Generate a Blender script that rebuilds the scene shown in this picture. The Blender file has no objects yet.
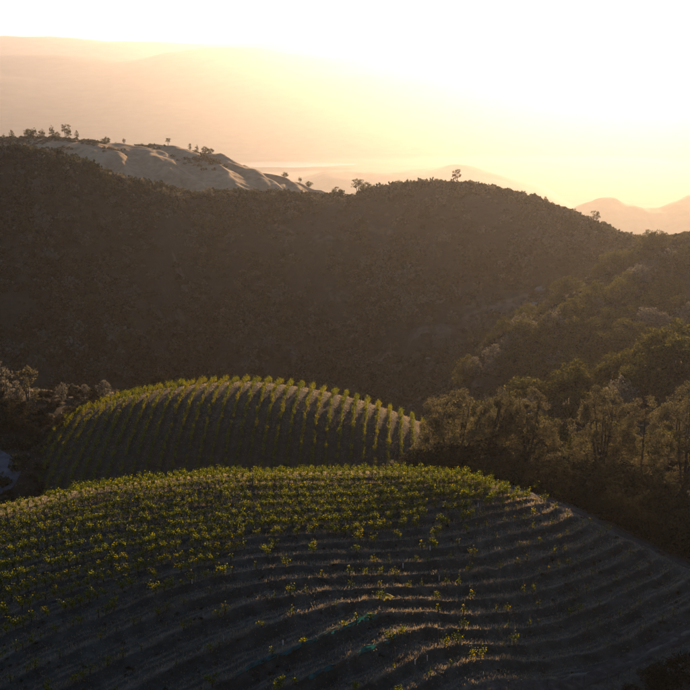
import bpy, math, random
import numpy as np
from mathutils import Vector, Matrix

# ------------------------------------------------------------------ camera, sky, sun, exposure
SC = bpy.context.scene
COL = SC.collection
R = math.radians
FPX, PITCH = 1287.0, R(13.33)                 # focal length in photo pixels (690 wide), downward pitch
cam_data = bpy.data.cameras.new('camera')
cam_data.sensor_width = 36.0
cam_data.lens = 36.0 * FPX / 690.0
cam_data.clip_start, cam_data.clip_end = 0.5, 200000.0
cam = bpy.data.objects.new('camera', cam_data)
COL.objects.link(cam)
cam.location = (0, 0, 0)
cam.rotation_euler = (math.pi / 2 - PITCH, 0, 0)
SC.camera = cam

SUN_EL, SUN_AZ = R(7.8), R(13.4)              # azimuth clockwise from the view direction (+Y)
SKY_STRENGTH, SUN_STRENGTH, EXPOSURE = 0.11, 5.0, 1.0
world = bpy.data.worlds.new('World')
SC.world = world
world.use_nodes = True
wn = world.node_tree.nodes
wn.clear()
sky = wn.new('ShaderNodeTexSky')
sky.sky_type = 'NISHITA'
sky.sun_disc = False
sky.sun_elevation = SUN_EL
sky.sun_rotation = SUN_AZ
sky.air_density, sky.dust_density, sky.ozone_density = 0.5, 0.6, 1.3
sky.altitude = 800.0
bgn = wn.new('ShaderNodeBackground')
bgn.inputs['Strength'].default_value = SKY_STRENGTH
wout = wn.new('ShaderNodeOutputWorld')
world.node_tree.links.new(sky.outputs[0], bgn.inputs['Color'])
world.node_tree.links.new(bgn.outputs[0], wout.inputs['Surface'])

sun_data = bpy.data.lights.new('sun', 'SUN')
sun_data.energy = SUN_STRENGTH
sun_data.angle = R(0.55)
sun_data.color = (1.0, 0.61, 0.31)
sun = bpy.data.objects.new('sun', sun_data)
COL.objects.link(sun)
sd = Vector((math.sin(SUN_AZ) * math.cos(SUN_EL), math.cos(SUN_AZ) * math.cos(SUN_EL), math.sin(SUN_EL)))
sun.rotation_euler = sd.to_track_quat('Z', 'Y').to_euler()
sun.location = (60, 200, 120)

SC.view_settings.view_transform = 'Standard'
SC.view_settings.look = 'None'
SC.view_settings.exposure = EXPOSURE
SC.view_settings.gamma = 1.0
SC.view_settings.use_curve_mapping = False
SC.render.engine = 'CYCLES'
SC.cycles.use_denoising = True
SC.cycles.max_bounces = 5
SC.cycles.diffuse_bounces = 2
SC.cycles.transmission_bounces = 3
SC.cycles.volume_bounces = 0
SC.cycles.caustics_reflective = False
SC.cycles.caustics_refractive = False

rng = np.random.default_rng(11)
random.seed(5)

# ------------------------------------------------------------------ maths helpers
CP, SP = math.cos(PITCH), math.sin(PITCH)

def pix(px, py, Y):
    """world point seen at photo pixel (px, py) at forward distance Y"""
    a, b = (px - 345) / FPX, (345 - py) / FPX
    d = np.array([a, CP + b * SP, -SP + b * CP])
    return d * (Y / d[1])

def proj(x, y, z):
    dep = y * CP - z * SP
    return 345 + FPX * x / dep, 345 - FPX * (y * SP + z * CP) / dep

class TPS:
    """smooth surface through scattered control points"""
    def __init__(self, pts, vals, lam=0.0):
        self.p = np.asarray(pts, float)
        self.s = np.abs(self.p).max()
        self.q = self.p / self.s
        n = len(self.q)
        K = self._k(self.q, self.q) + lam * np.eye(n)
        Pm = np.hstack([np.ones((n, 1)), self.q])
        A = np.zeros((n + 3, n + 3))
        A[:n, :n], A[:n, n:], A[n:, :n] = K, Pm, Pm.T
        self.w = np.linalg.solve(A, np.concatenate([np.asarray(vals, float), np.zeros(3)]))
    @staticmethod
    def _k(a, b):
        r2 = ((a[:, None, :] - b[None, :, :]) ** 2).sum(-1)
        return 0.5 * r2 * np.log(r2 + 1e-12)
    def __call__(self, x, y):
        x, y = np.broadcast_arrays(np.asarray(x, float), np.asarray(y, float))
        q = np.stack([x.ravel(), y.ravel()], 1) / self.s
        out = np.empty(len(q))
        for i in range(0, len(q), 40000):
            c = q[i:i + 40000]
            out[i:i + 40000] = self._k(c, self.q) @ self.w[:-3] + self.w[-3] + c @ self.w[-2:]
        return out.reshape(x.shape)

def _hash(ix, iy, s):
    h = (ix.astype(np.int64) * 374761393 + iy.astype(np.int64) * 668265263 + s * 974634777) & 0x7fffffff
    h = ((h ^ (h >> 13)) * 1274126177) & 0x7fffffff
    return ((h ^ (h >> 16)) & 0xffff) / 65535.0

def vnoise(x, y, s=0):
    x, y = np.asarray(x, float), np.asarray(y, float)
    ix, iy = np.floor(x), np.floor(y)
    fx, fy = x - ix, y - iy
    fx, fy = fx * fx * fx * (fx * (fx * 6 - 15) + 10), fy * fy * fy * (fy * (fy * 6 - 15) + 10)
    a, b = _hash(ix, iy, s), _hash(ix + 1, iy, s)
    c, d = _hash(ix, iy + 1, s), _hash(ix + 1, iy + 1, s)
    return (a * (1 - fx) + b * fx) * (1 - fy) + (c * (1 - fx) + d * fx) * fy

def fbm(x, y, octv=4, s=0):
    t, amp, f = 0, 1.0, 1.0
    for o in range(octv):
        t = t + amp * (vnoise(x * f + 17.3 * o, y * f - 9.1 * o, s + o) - 0.5)
        amp *= 0.5; f *= 2.03
    return t

def smooth01(v, a, b):
    t = np.clip((v - a) / (b - a), 0, 1)
    return t * t * (3 - 2 * t)

# ------------------------------------------------------------------ mesh helpers
def mesh_from(name, verts, faces_flat, nper, mat=None, smooth=False):
    """verts (n,3), faces (m,nper) -> mesh data, fast"""
    me = bpy.data.meshes.new(name)
    v = np.ascontiguousarray(verts, np.float32)
    f = np.ascontiguousarray(faces_flat, np.int32).reshape(-1, nper)
    me.vertices.add(len(v)); me.vertices.foreach_set('co', v.ravel())
    me.loops.add(f.size); me.loops.foreach_set('vertex_index', f.ravel())
    me.polygons.add(len(f))
    me.polygons.foreach_set('loop_start', np.arange(0, f.size, nper, dtype=np.int32))
    me.update(calc_edges=True)
    if smooth:
        me.polygons.foreach_set('use_smooth', np.ones(len(f), bool))
    if mat: me.materials.append(mat)
    return me

def link(name, me, parent=None, loc=(0, 0, 0), rz=0.0, sc=1.0):
    o = bpy.data.objects.new(name, me)
    COL.objects.link(o)
    o.location = loc
    o.rotation_euler = (0, 0, rz)
    o.scale = (sc, sc, sc) if not hasattr(sc, '__len__') else sc
    if parent: o.parent = parent
    return o

def tag(o, label=None, cat=None, group=None, kind=None):
    if label: o['label'] = label
    if cat: o['category'] = cat
    if group: o['group'] = group
    if kind: o['kind'] = kind
    return o

def grid_faces(nx, ny):
    i = np.arange(nx - 1)[None, :] + nx * np.arange(ny - 1)[:, None]
    return np.stack([i, i + 1, i + 1 + nx, i + nx], -1).reshape(-1, 4)

def sheet(name, xs, ys, zfun, mat, attrs=None):
    X, Y = np.meshgrid(xs, ys)
    Z = zfun(X, Y)
    me = mesh_from(name, np.stack([X, Y, Z], -1).reshape(-1, 3), grid_faces(len(xs), len(ys)), 4, mat, True)
    for an, fn in (attrs or {}).items():
        at = me.attributes.new(an, 'FLOAT', 'POINT')
        at.data.foreach_set('value', np.ascontiguousarray(fn(X, Y).ravel(), np.float32))
    return tag(link(name, me), kind='structure')

def tube_verts(path, radii, nseg=6):
    """tapered tube along a path: verts and quad faces"""
    path = np.asarray(path, float); n = len(path)
    vs, fs = [], []
    for i in range(n):
        t = path[min(i + 1, n - 1)] - path[max(i - 1, 0)]
        t = t / (np.linalg.norm(t) + 1e-9)
        u = np.cross(t, [0.31, 0.95, 0.05]); u /= np.linalg.norm(u) + 1e-9
        w = np.cross(t, u)
        for k in range(nseg):
            a = 2 * math.pi * k / nseg
            vs.append(path[i] + radii[i] * (u * math.cos(a) + w * math.sin(a)))
    for i in range(n - 1):
        for k in range(nseg):
            fs.append([i * nseg + k, i * nseg + (k + 1) % nseg, (i + 1) * nseg + (k + 1) % nseg, (i + 1) * nseg + k])
    return np.array(vs), np.array(fs)

class Bag:
    """collects quad geometry for one mesh"""
    def __init__(self): self.v, self.f, self.n = [], [], 0
    def add(self, v, f):
        self.v.append(v); self.f.append(np.asarray(f) + self.n); self.n += len(v)
    def tube(self, path, radii, nseg=6): self.add(*tube_verts(path, radii, nseg))
    def box(self, c, s, rz=0.0):
        c, s = np.asarray(c, float), np.asarray(s, float) / 2
        v = np.array([[x, y, z] for z in (-1, 1) for y in (-1, 1) for x in (-1, 1)]) * s
        ca, sa = math.cos(rz), math.sin(rz)
        v = np.stack([v[:, 0] * ca - v[:, 1] * sa, v[:, 0] * sa + v[:, 1] * ca, v[:, 2]], 1) + c
        self.add(v, [[0, 2, 3, 1], [4, 5, 7, 6], [0, 1, 5, 4], [2, 6, 7, 3], [0, 4, 6, 2], [1, 3, 7, 5]])
    def mesh(self, name, mat, smooth=False):
        return mesh_from(name, np.concatenate(self.v), np.concatenate(self.f), 4, mat, smooth)

def leaf_quads(cent, size, g, up=0.0, aspect=0.6):
    """one bent-free leaf quad at each centre, random orientation -> verts, faces"""
    n = len(cent)
    d = g.normal(size=(n, 3)); d[:, 2] += up
    d /= np.linalg.norm(d, axis=1, keepdims=True)
    e = np.cross(d, g.normal(size=(n, 3))); e /= np.linalg.norm(e, axis=1, keepdims=True) + 1e-9
    L = (size * g.uniform(0.65, 1.35, n))[:, None]
    tip, root = cent + d * L * 0.5, cent - d * L * 0.5
    side = e * L * aspect * 0.5
    v = np.stack([root, cent + side, tip, cent - side], 1).reshape(-1, 3)
    return v, np.arange(4 * n).reshape(n, 4)

# ------------------------------------------------------------------ materials
def new_mat(name):
    m = bpy.data.materials.new(name); m.use_nodes = True
    nt = m.node_tree; nt.nodes.clear()
    out = nt.nodes.new('ShaderNodeOutputMaterial')
    return m, nt, out

def ramp(nt, fac, stops):
    r = nt.nodes.new('ShaderNodeValToRGB')
    el = r.color_ramp.elements
    while len(el) < len(stops): el.new(0.5)
    for e, (p, c) in zip(el, stops):
        e.position = p; e.color = (*c, 1)
    nt.links.new(fac, r.inputs[0])
    return r.outputs[0]

def noise(nt, scale, detail=5, rough=0.6, vec=None):
    n = nt.nodes.new('ShaderNodeTexNoise')
    n.inputs['Scale'].default_value = scale
    n.inputs['Detail'].default_value = detail
    n.inputs['Roughness'].default_value = rough
    if vec is None:
        tc = nt.nodes.new('ShaderNodeTexCoord'); vec = tc.outputs['Object']
    nt.links.new(vec, n.inputs['Vector'])
    return n.outputs['Fac']

def mixc(nt, fac, a, b, mode='MIX'):
    m = nt.nodes.new('ShaderNodeMix'); m.data_type = 'RGBA'; m.blend_type = mode
    for s, v in ((m.inputs[0], fac), (m.inputs[6], a), (m.inputs[7], b)):
        if hasattr(v, 'is_linked') or hasattr(v, 'links'): nt.links.new(v, s)
        elif isinstance(v, tuple): s.default_value = (*v, 1)
        else: s.default_value = v
    return m.outputs[2]

def ground_mat(name, stops, scale, stops2=None, scale2=None, fac2=0.5, bump=0.0, bump_scale=1.0):
    m, nt, out = new_mat(name)
    c = ramp(nt, noise(nt, scale, 6, 0.62), stops)
    if stops2:
        c = mixc(nt, fac2, c, ramp(nt, noise(nt, scale2, 4, 0.6), stops2))
    b = nt.nodes.new('ShaderNodeBsdfPrincipled')
    nt.links.new(c, b.inputs['Base Color'])
    b.inputs['Roughness'].default_value = 0.95
    b.inputs['Specular IOR Level'].default_value = 0.1
    if bump:
        bp = nt.nodes.new('ShaderNodeBump'); bp.inputs['Distance'].default_value = bump
        bp.inputs['Strength'].default_value = 1.0
        nt.links.new(noise(nt, bump_scale, 6, 0.7), bp.inputs['Height'])
        nt.links.new(bp.outputs[0], b.inputs['Normal'])
    nt.links.new(b.outputs[0], out.inputs[0])
    return m

def leaf_mat(name, stops, trans=0.45, tcol=None, ow=0.2):
    """diffuse + translucent leaves, colour varied leaf by leaf and plant by plant"""
    m, nt, out = new_mat(name)
    geo = nt.nodes.new('ShaderNodeNewGeometry')
    oi = nt.nodes.new('ShaderNodeObjectInfo')
    ad = nt.nodes.new('ShaderNodeMath'); ad.operation = 'MULTIPLY_ADD'
    nt.links.new(oi.outputs['Random'], ad.inputs[0]); ad.inputs[1].default_value = ow
    mu = nt.nodes.new('ShaderNodeMath'); mu.operation = 'MULTIPLY'
    nt.links.new(geo.outputs['Random Per Island'], mu.inputs[0]); mu.inputs[1].default_value = 1 - ow
    nt.links.new(mu.outputs[0], ad.inputs[2])
    c = ramp(nt, ad.outputs[0], stops)
    d = nt.nodes.new('ShaderNodeBsdfDiffuse'); t = nt.nodes.new('ShaderNodeBsdfTranslucent')
    nt.links.new(c, d.inputs[0])
    if tcol: nt.links.new(mixc(nt, 1.0, c, tcol, 'MULTIPLY'), t.inputs[0])
    else: nt.links.new(c, t.inputs[0])
    mx = nt.nodes.new('ShaderNodeMixShader'); mx.inputs[0].default_value = trans
    nt.links.new(d.outputs[0], mx.inputs[1]); nt.links.new(t.outputs[0], mx.inputs[2])
    nt.links.new(mx.outputs[0], out.inputs[0])
    return m

def plain_mat(name, col, rough=0.8, var=0.3, scale=8.0, trans=0.0):
    m, nt, out = new_mat(name)
    c = ramp(nt, noise(nt, scale, 4), [(0.25, tuple(v * (1 - var) for v in col)), (0.75, tuple(min(1, v * (1 + var)) for v in col))])
    b = nt.nodes.new('ShaderNodeBsdfPrincipled')
    nt.links.new(c, b.inputs['Base Color']); b.inputs['Roughness'].default_value = rough
    sh = b.outputs[0]
    if trans:
        t = nt.nodes.new('ShaderNodeBsdfTranslucent'); nt.links.new(c, t.inputs[0])
        mx = nt.nodes.new('ShaderNodeMixShader'); mx.inputs[0].default_value = trans
        nt.links.new(sh, mx.inputs[1]); nt.links.new(t.outputs[0], mx.inputs[2]); sh = mx.outputs[0]
    nt.links.new(sh, out.inputs[0])
    return m

def vineyard_mat():
    m, nt, out = new_mat('vineyard_soil')
    soil = ramp(nt, noise(nt, 0.5, 7, 0.65), [(0.3, (0.026, 0.032, 0.026)), (0.5, (0.048, 0.056, 0.046)), (0.7, (0.10, 0.105, 0.085))])
    straw = ramp(nt, noise(nt, 1.6, 7, 0.7), [(0.3, (0.10, 0.09, 0.065)), (0.7, (0.34, 0.30, 0.22))])
    at = nt.nodes.new('ShaderNodeAttribute'); at.attribute_name = 'straw'
    nf = noise(nt, 0.35, 5, 0.7)
    mm = nt.nodes.new('ShaderNodeMath'); mm.operation = 'MULTIPLY'
    nt.links.new(at.outputs['Fac'], mm.inputs[0])
    rr = ramp(nt, nf, [(0.35, (0.15, 0.15, 0.15)), (0.62, (1, 1, 1))])
    nt.links.new(rr, mm.inputs[1])
    c = mixc(nt, mm.outputs[0], soil, straw)
    wild = nt.nodes.new('ShaderNodeAttribute'); wild.attribute_name = 'wild'
    c = mixc(nt, wild.outputs['Fac'], c, ramp(nt, noise(nt, 0.6, 6, 0.65), [(0.35, (0.022, 0.021, 0.012)), (0.7, (0.07, 0.058, 0.034))]))
    b = nt.nodes.new('ShaderNodeBsdfPrincipled')
    nt.links.new(c, b.inputs['Base Color'])
    b.inputs['Roughness'].default_value = 1.0; b.inputs['Specular IOR Level'].default_value = 0.05
    bp = nt.nodes.new('ShaderNodeBump'); bp.inputs['Distance'].default_value = 0.25; bp.inputs['Strength'].default_value = 0.8
    nt.links.new(noise(nt, 2.5, 7, 0.75), bp.inputs['Height'])
    nt.links.new(bp.outputs[0], b.inputs['Normal'])
    nt.links.new(b.outputs[0], out.inputs[0])
    return m

M_SOIL = vineyard_mat()
M_ROAD = ground_mat('packed_dirt', [(0.3, (0.04, 0.038, 0.032)), (0.5, (0.065, 0.06, 0.05)), (0.7, (0.12, 0.11, 0.09))], 1.1, bump=0.12, bump_scale=3)
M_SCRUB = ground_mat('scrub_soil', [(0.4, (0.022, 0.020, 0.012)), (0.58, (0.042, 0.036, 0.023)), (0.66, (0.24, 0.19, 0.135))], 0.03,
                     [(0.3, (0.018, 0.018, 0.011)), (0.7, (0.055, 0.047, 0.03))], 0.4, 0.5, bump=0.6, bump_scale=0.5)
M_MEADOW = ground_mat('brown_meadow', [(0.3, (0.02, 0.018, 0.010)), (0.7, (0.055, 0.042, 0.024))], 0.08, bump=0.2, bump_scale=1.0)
M_BARE = ground_mat('dry_grass_slope', [(0.3, (0.26, 0.17, 0.09)), (0.5, (0.40, 0.27, 0.15)), (0.7, (0.50, 0.36, 0.21))], 0.03,
                    [(0.35, (0.12, 0.085, 0.045)), (0.6, (0.42, 0.30, 0.17))], 0.2, 0.35, bump=0.5, bump_scale=0.3)
M_FAR = ground_mat('far_hill', [(0.35, (0.05, 0.05, 0.03)), (0.65, (0.16, 0.13, 0.08))], 0.004)
M_PLAIN = ground_mat('valley', [(0.35, (0.05, 0.05, 0.035)), (0.65, (0.17, 0.14, 0.09))], 0.0012)
M_WATER, _nt, _out = new_mat('mist_streak_water')
_b = _nt.nodes.new('ShaderNodeBsdfPrincipled')
_b.inputs['Base Color'].default_value = (0.02, 0.03, 0.035, 1); _b.inputs['Roughness'].default_value = 0.12
_bp = _nt.nodes.new('ShaderNodeBump'); _bp.inputs['Distance'].default_value = 0.3
_nt.links.new(noise(_nt, 0.05, 3), _bp.inputs['Height']); _nt.links.new(_bp.outputs[0], _b.inputs['Normal'])
_nt.links.new(_b.outputs[0], _out.inputs[0])

M_VINE = leaf_mat('vine_leaves', [(0.0, (0.03, 0.065, 0.010)), (0.45, (0.10, 0.15, 0.014)), (0.72, (0.33, 0.34, 0.026)), (0.93, (0.50, 0.36, 0.03)), (1.0, (0.20, 0.06, 0.025))], 0.65, (1.0, 0.95, 0.55))
M_GRASS = leaf_mat('dry_grass_blades', [(0.0, (0.10, 0.085, 0.05)), (0.6, (0.36, 0.29, 0.175)), (1.0, (0.58, 0.48, 0.31))], 0.5)
M_PINE = leaf_mat('grey_pine_needles', [(0.0, (0.055, 0.058, 0.03)), (0.6, (0.125, 0.115, 0.06)), (1.0, (0.24, 0.20, 0.10))], 0.52)
M_OAK = leaf_mat('oak_leaves', [(0.0, (0.03, 0.038, 0.012)), (0.55, (0.075, 0.08, 0.02)), (1.0, (0.17, 0.15, 0.035))], 0.5)
M_PALE = leaf_mat('pale_leaves', [(0.0, (0.09, 0.09, 0.065)), (0.6, (0.16, 0.15, 0.11)), (1.0, (0.25, 0.225, 0.16))], 0.4)
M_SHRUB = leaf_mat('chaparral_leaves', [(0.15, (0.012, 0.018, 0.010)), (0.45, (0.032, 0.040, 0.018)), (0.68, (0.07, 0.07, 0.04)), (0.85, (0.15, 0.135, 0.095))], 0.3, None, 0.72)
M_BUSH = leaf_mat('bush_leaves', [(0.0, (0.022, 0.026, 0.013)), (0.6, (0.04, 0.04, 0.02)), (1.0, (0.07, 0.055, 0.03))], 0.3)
M_BARK = plain_mat('bark', (0.035, 0.03, 0.025), 0.95, 0.4, 6)
M_STAKE = plain_mat('weathered_stake', (0.07, 0.06, 0.05), 0.9, 0.3, 9)
M_TUBE = plain_mat('white_grow_tube', (0.75, 0.76, 0.74), 0.5, 0.08, 5, 0.25)
M_NET = plain_mat('turquoise_net', (0.016, 0.13, 0.125), 0.7, 0.7, 2, 0.5)
M_NETY = plain_mat('yellowish_net', (0.30, 0.28, 0.06), 0.6, 0.3, 3, 0.5)
M_ROCK = plain_mat('pale_rock', (0.26, 0.22, 0.18), 0.9, 0.4, 1.5)
M_WIRE = plain_mat('fence_wire', (0.05, 0.05, 0.05), 0.9, 0.1, 4)

# ------------------------------------------------------------------ terrain height functions
def behind(cps, dy=28.0, dz=4.0):
    """points just past a crest, a little lower, so that the crest stays the skyline"""
    out = []
    for c in cps:
        p = pix(*c); out.append(np.array([p[0] * (1 + dy / p[1]), p[1] + dy, p[2] - dz]))
    return out
def fit(cps):
    P = np.array([pix(*c) for c in cps])
    return TPS(P[:, :2], P[:, 2])

# front vineyard hill: (photo x, photo y, distance)
# for each column of the photo: crest row and distance, then the slope of the ground towards the camera (degrees) at steps below the crest
A_COL = {
    -80: (540, 154, [(0, -19), (6, 0), (20, 2), (60, 4), (100, 8), (200, 10)]),
    0: (513, 157.5, [(0, -19), (6, 0), (20, 1), (50, 2.5), (80, 5), (120, 9), (200, 11)]),
    100: (487, 164, [(0, -19), (6, 0), (20, 2), (60, 4), (85, 7), (115, 11), (150, 13), (220, 14)]),
    200: (477, 166.5, [(0, -19), (6, 0), (20, 2), (60, 3.5), (90, 6), (120, 10), (160, 14), (230, 15)]),
    300: (472, 168, [(0, -19), (6, 0), (20, 2), (60, 3.0), (100, 4.5), (125, 7), (155, 12), (230, 15)]),
    400: (472, 168, [(0, -19), (6, 2), (20, 5), (50, 6), (80, 4.5), (120, 4.5), (150, 6), (180, 10), (230, 14)]),
    480: (481, 167, [(0, -19), (6, 6), (20, 9), (60, 8.5), (90, 6.5), (120, 5.5), (150, 5.5), (180, 8), (215, 12)]),
    560: (504, 164, [(0, -19), (6, 8), (20, 12), (60, 12), (100, 11), (130, 10), (150, 10), (190, 11)]),
    640: (541, 156, [(0, -19), (6, 9), (20, 13), (60, 13), (155, 11)]),
    690: (566, 150, [(0, -19), (6, 9), (20, 13), (130, 11)]),
    780: (608, 141, [(0, -19), (6, 9), (20, 13), (90, 11)])}
P = []
for px, (py0, Y0, sl) in A_COL.items():
    p = pix(px, py0, Y0); z, Y = p[2], Y0
    P.append(p)
    ds = np.array([q[0] for q in sl], float); an = np.array([q[1] for q in sl], float)
    d, nxt = 0.0, 6.0
    while py0 + d < 692:
        d += 0.5
        th = math.tan(R(float(np.interp(d, ds, an))))
        b = (345 - (py0 + d)) / FPX
        m = (-SP + b * CP) / (CP + b * SP)          # z = m * Y along this ray
        Yn = (z - th * Y) / (m - th)
        z, Y = m * Yn, Yn
        if d >= nxt:
            P.append(pix(px, py0 + d, Y)); nxt = d + 16
    q = pix(px, py0 + d, Y)
    P.append(q); P.append(np.array([q[0] * 98 / q[1] * 1.05, 98.0, q[2] - (q[1] - 98) * 0.32]))
print('front hill bottom distances', [round(float(p[1])) for p in P if 100 < p[1] < 125][-8:])
P += [np.array(v, float) for v in [(-60, 188, -74), (-30, 190, -71), (0, 190, -67.5), (12, 193, -66.5), (-55, 225, -92), (-25, 225, -90), (5, 222, -82),
                                   (-78, 165, -68), (-95, 150, -72), (-95, 190, -85), (60, 238, -76), (95, 240, -74), (95, 200, -69), (95, 150, -67), (90, 110, -72)]]
P += [pix(455, 464, 192), pix(530, 468, 196), pix(600, 476, 198), pix(680, 494, 188), pix(760, 500, 190), pix(450, 474, 178), pix(560, 488, 180), pix(660, 520, 172)]
P = np.array(P)
A_base = TPS(P[:, :2], P[:, 2], 1e-5)

def hitf(fun, px, py, y0, y1, step=0.5):
    """first point where the ray through photo pixel (px, py) meets z = fun(x, y)"""
    a, b = (px - 345) / FPX, (345 - py) / FPX
    d = np.array([a, CP + b * SP, -SP + b * CP]); d = d / d[1]
    Y = np.arange(y0, y1, step)
    gap = d[2] * Y - fun(d[0] * Y, Y)
    k = np.where((gap[1:] <= 0) & (gap[:-1] > 0))[0]
    if len(k) == 0: return None
    i = k[0]; t = gap[i] / (gap[i] - gap[i + 1])
    Yh = Y[i] + t * step
    return np.array([d[0] * Yh, Yh, d[2] * Yh])

# vine rows of the front hill: row number k along photo curves
ROWS = {
    0: [(0, 521), (80, 498), (160, 486), (240, 480), (320, 477), (400, 477), (470, 481)],
    3: [(0, 550), (80, 527), (160, 512), (240, 503), (320, 500), (400, 498), (480, 489)],
    6: [(0, 588), (80, 563), (160, 544), (240, 531), (320, 526), (400, 522), (480, 509), (530, 499)],
    9: [(0, 640), (80, 606), (160, 580), (240, 562), (320, 555), (400, 552), (480, 545), (560, 524), (600, 512)],
    11: [(0, 690), (80, 650), (160, 614), (240, 589), (320, 578), (400, 577), (480, 574), (560, 556), (640, 530)],
    14: [(160, 715), (240, 676), (300, 650), (340, 633), (375, 619), (400, 616), (450, 616), (500, 614), (560, 604), (640, 574), (690, 550)],
    15: [(240, 712), (310, 682), (340, 670), (365, 658), (395, 640), (432, 631), (485, 632), (537, 629), (590, 613), (641, 587), (690, 563)],
    16: [(380, 684), (410, 667), (432, 654), (458, 646), (500, 646), (554, 641), (596, 627), (650, 600), (690, 580)],
    17: [(420, 686), (453, 667), (485, 660), (510, 660), (560, 659), (590, 655), (624, 644), (690, 612)],
}
kp, kv = [], []
for k, pts in ROWS.items():
    for (px, py) in pts:
        h = hitf(A_base, px, py, 95, 185)
        if h is not None: kp.append(h[:2]); kv.append(k)
K_row = TPS(np.array(kp), np.array(kv), 2e-4)

ROAD_PX = [(395, 474, 172), (440, 477, 170), (480, 482, 168), (520, 491, 166), (560, 504.5, 164), (600, 521, 160.5), (640, 541, 156), (690, 566, 150), (760, 600, 142), (840, 640, 135)]
ROAD_XY = np.array([pix(*c)[:2] for c in ROAD_PX])

def road_dist(x, y, pl=ROAD_XY):
    x, y = np.asarray(x, float), np.asarray(y, float)
    best = np.full(np.broadcast(x, y).shape, 1e9)
    for a, b in zip(pl[:-1], pl[1:]):
        d = b - a; L = d @ d
        t = np.clip(((x - a[0]) * d[0] + (y - a[1]) * d[1]) / L, 0, 1)
        best = np.minimum(best, np.hypot(x - a[0] - t * d[0], y - a[1] - t * d[1]))
    return best

TRACK_XY = np.array([h[:2] for h in (hitf(A_base, px, py, 95, 170) for px, py in
            [(470, 694), (530, 688), (590, 676), (641, 655), (690, 631), (740, 606)]) if h is not None])

def field_mask(x, y):
    """1 inside the planted field of the front hill"""
    k = K_row(x, y)
    m = smooth01(k, -2.0, -0.5) * (1 - smooth01(k, 17.6, 18.6))
    side = np.interp(x, ROAD_XY[:, 0], ROAD_XY[:, 1])
    m = m * (1 - smooth01(y, side - 1, side + 1) * smooth01(x, 4, 9))      # nothing planted beyond the road
    return m * smooth01(road_dist(x, y), 2.0, 3.5)

def terrace(x, y):
    k = K_row(x, y) + 0.22 * fbm(x * 0.35, y * 0.35, 3, 13)
    s = k - np.floor(k)
    a = (0.07 + 0.10 * smooth01(k, 3, 6) + 0.10 * smooth01(k, 8, 12)) * (0.6 + 0.8 * vnoise(x * 0.07, y * 0.07, 15)) * (0.35 + 0.65 * smooth01(x, -28, -8)) * (1 + 0.6 * np.exp(-((x - 4) / 13.0) ** 2))
    prof = np.where(s < 0.26, 1 - 2 * (s / 0.26) ** 0.8, -1 + 2 * np.clip((s - 0.26) / 0.74, 0, 1) ** 1.1)
    return a * prof

def H_A(x, y):
    x, y = np.asarray(x, float), np.asarray(y, float)
    z = A_base(x, y)
    z = z + field_mask(x, y) * terrace(x, y)
    z = z + 0.22 * fbm(x * 0.55, y * 0.55, 5, 3) + 0.5 * fbm(x * 0.06, y * 0.06, 2, 9)
    return z

def straw_A(x, y):
    k = K_row(x, y)
    s = k - np.floor(k)
    lip = np.exp(-((s - 0.88) / 0.10) ** 2) + 0.7 * np.exp(-((s - 0.58) / 0.05) ** 2) + 0.5 * np.exp(-((s - 0.40) / 0.04) ** 2)
    return np.clip(lip * field_mask(x, y) + 0.55 * (1 - field_mask(x, y)), 0, 1)

def wild_A(x, y):
    """unplanted scrub ground beyond the road and behind the crest"""
    side = np.interp(x, ROAD_XY[:, 0], ROAD_XY[:, 1])
    return smooth01(y, side + 1.5, side + 4.5) * smooth01(x, 4, 9) + (1 - smooth01(K_row(x, y), -5.0, -3.0)) * (x < 6)

# second vineyard dome
P = [pix(*c) for c in [(250, 387, 252), (210, 389, 252), (180, 394, 250), (130, 406, 246), (75, 441, 238), (45, 468, 231), (22, 498, 224), (300, 394, 250), (340, 403, 248),
                       (375, 412, 245), (405, 425, 241), (425, 440, 237),
                       (250, 400, 244.5), (180, 407, 243), (320, 409, 242), (380, 424, 238), (110, 430, 238),
                       (300, 472, 221), (200, 476, 221), (120, 480, 220), (390, 470, 222), (60, 497, 219)]]
P += [np.array(v, float) for v in [(-20, 300, -88), (-60, 300, -92), (15, 300, -92), (-15, 360, -116), (-60, 205, -90), (-30, 205, -86), (0, 205, -84), (25, 240, -82), (32, 270, -88), (30, 215, -86)]]
P = np.array(P)
B_base = TPS(P[:, :2], P[:, 2], 1e-5)
B_AZ, B_SP = R(2.6), 2.3
def rowB(x, y): return (x * math.cos(B_AZ) - y * math.sin(B_AZ)) / B_SP
def B_mask(x, y):
    px, py = proj(x, y, B_base(x, y))
    r = rowB(x, y)
    return smooth01(r, -30.5, -29.8) * (1 - smooth01(r, 2.2, 3.0)) * smooth01(y, 205, 212) * (1 - smooth01(y, 262, 270))
def H_B(x, y):
    x, y = np.asarray(x, float), np.asarray(y, float)
    return B_base(x, y) + 0.10 * np.cos(2 * math.pi * rowB(x, y)) * B_mask(x, y) + 0.25 * fbm(x * 0.3, y * 0.3, 4, 21)
def straw_B(x, y):
    r = rowB(x, y); s = r - np.floor(r)
    return np.clip(np.exp(-((s - 0.5) / 0.22) ** 2), 0, 1)

def wild_lit_B(x, y): return np.clip(0.72 + 0.28 * (1 - B_mask(x, y)) - 0.25 * smooth01(B_base(x, y), -71.5, -69.5), 0, 1)  # scrub tone, painted paler on the dome top where the sun falls

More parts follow.
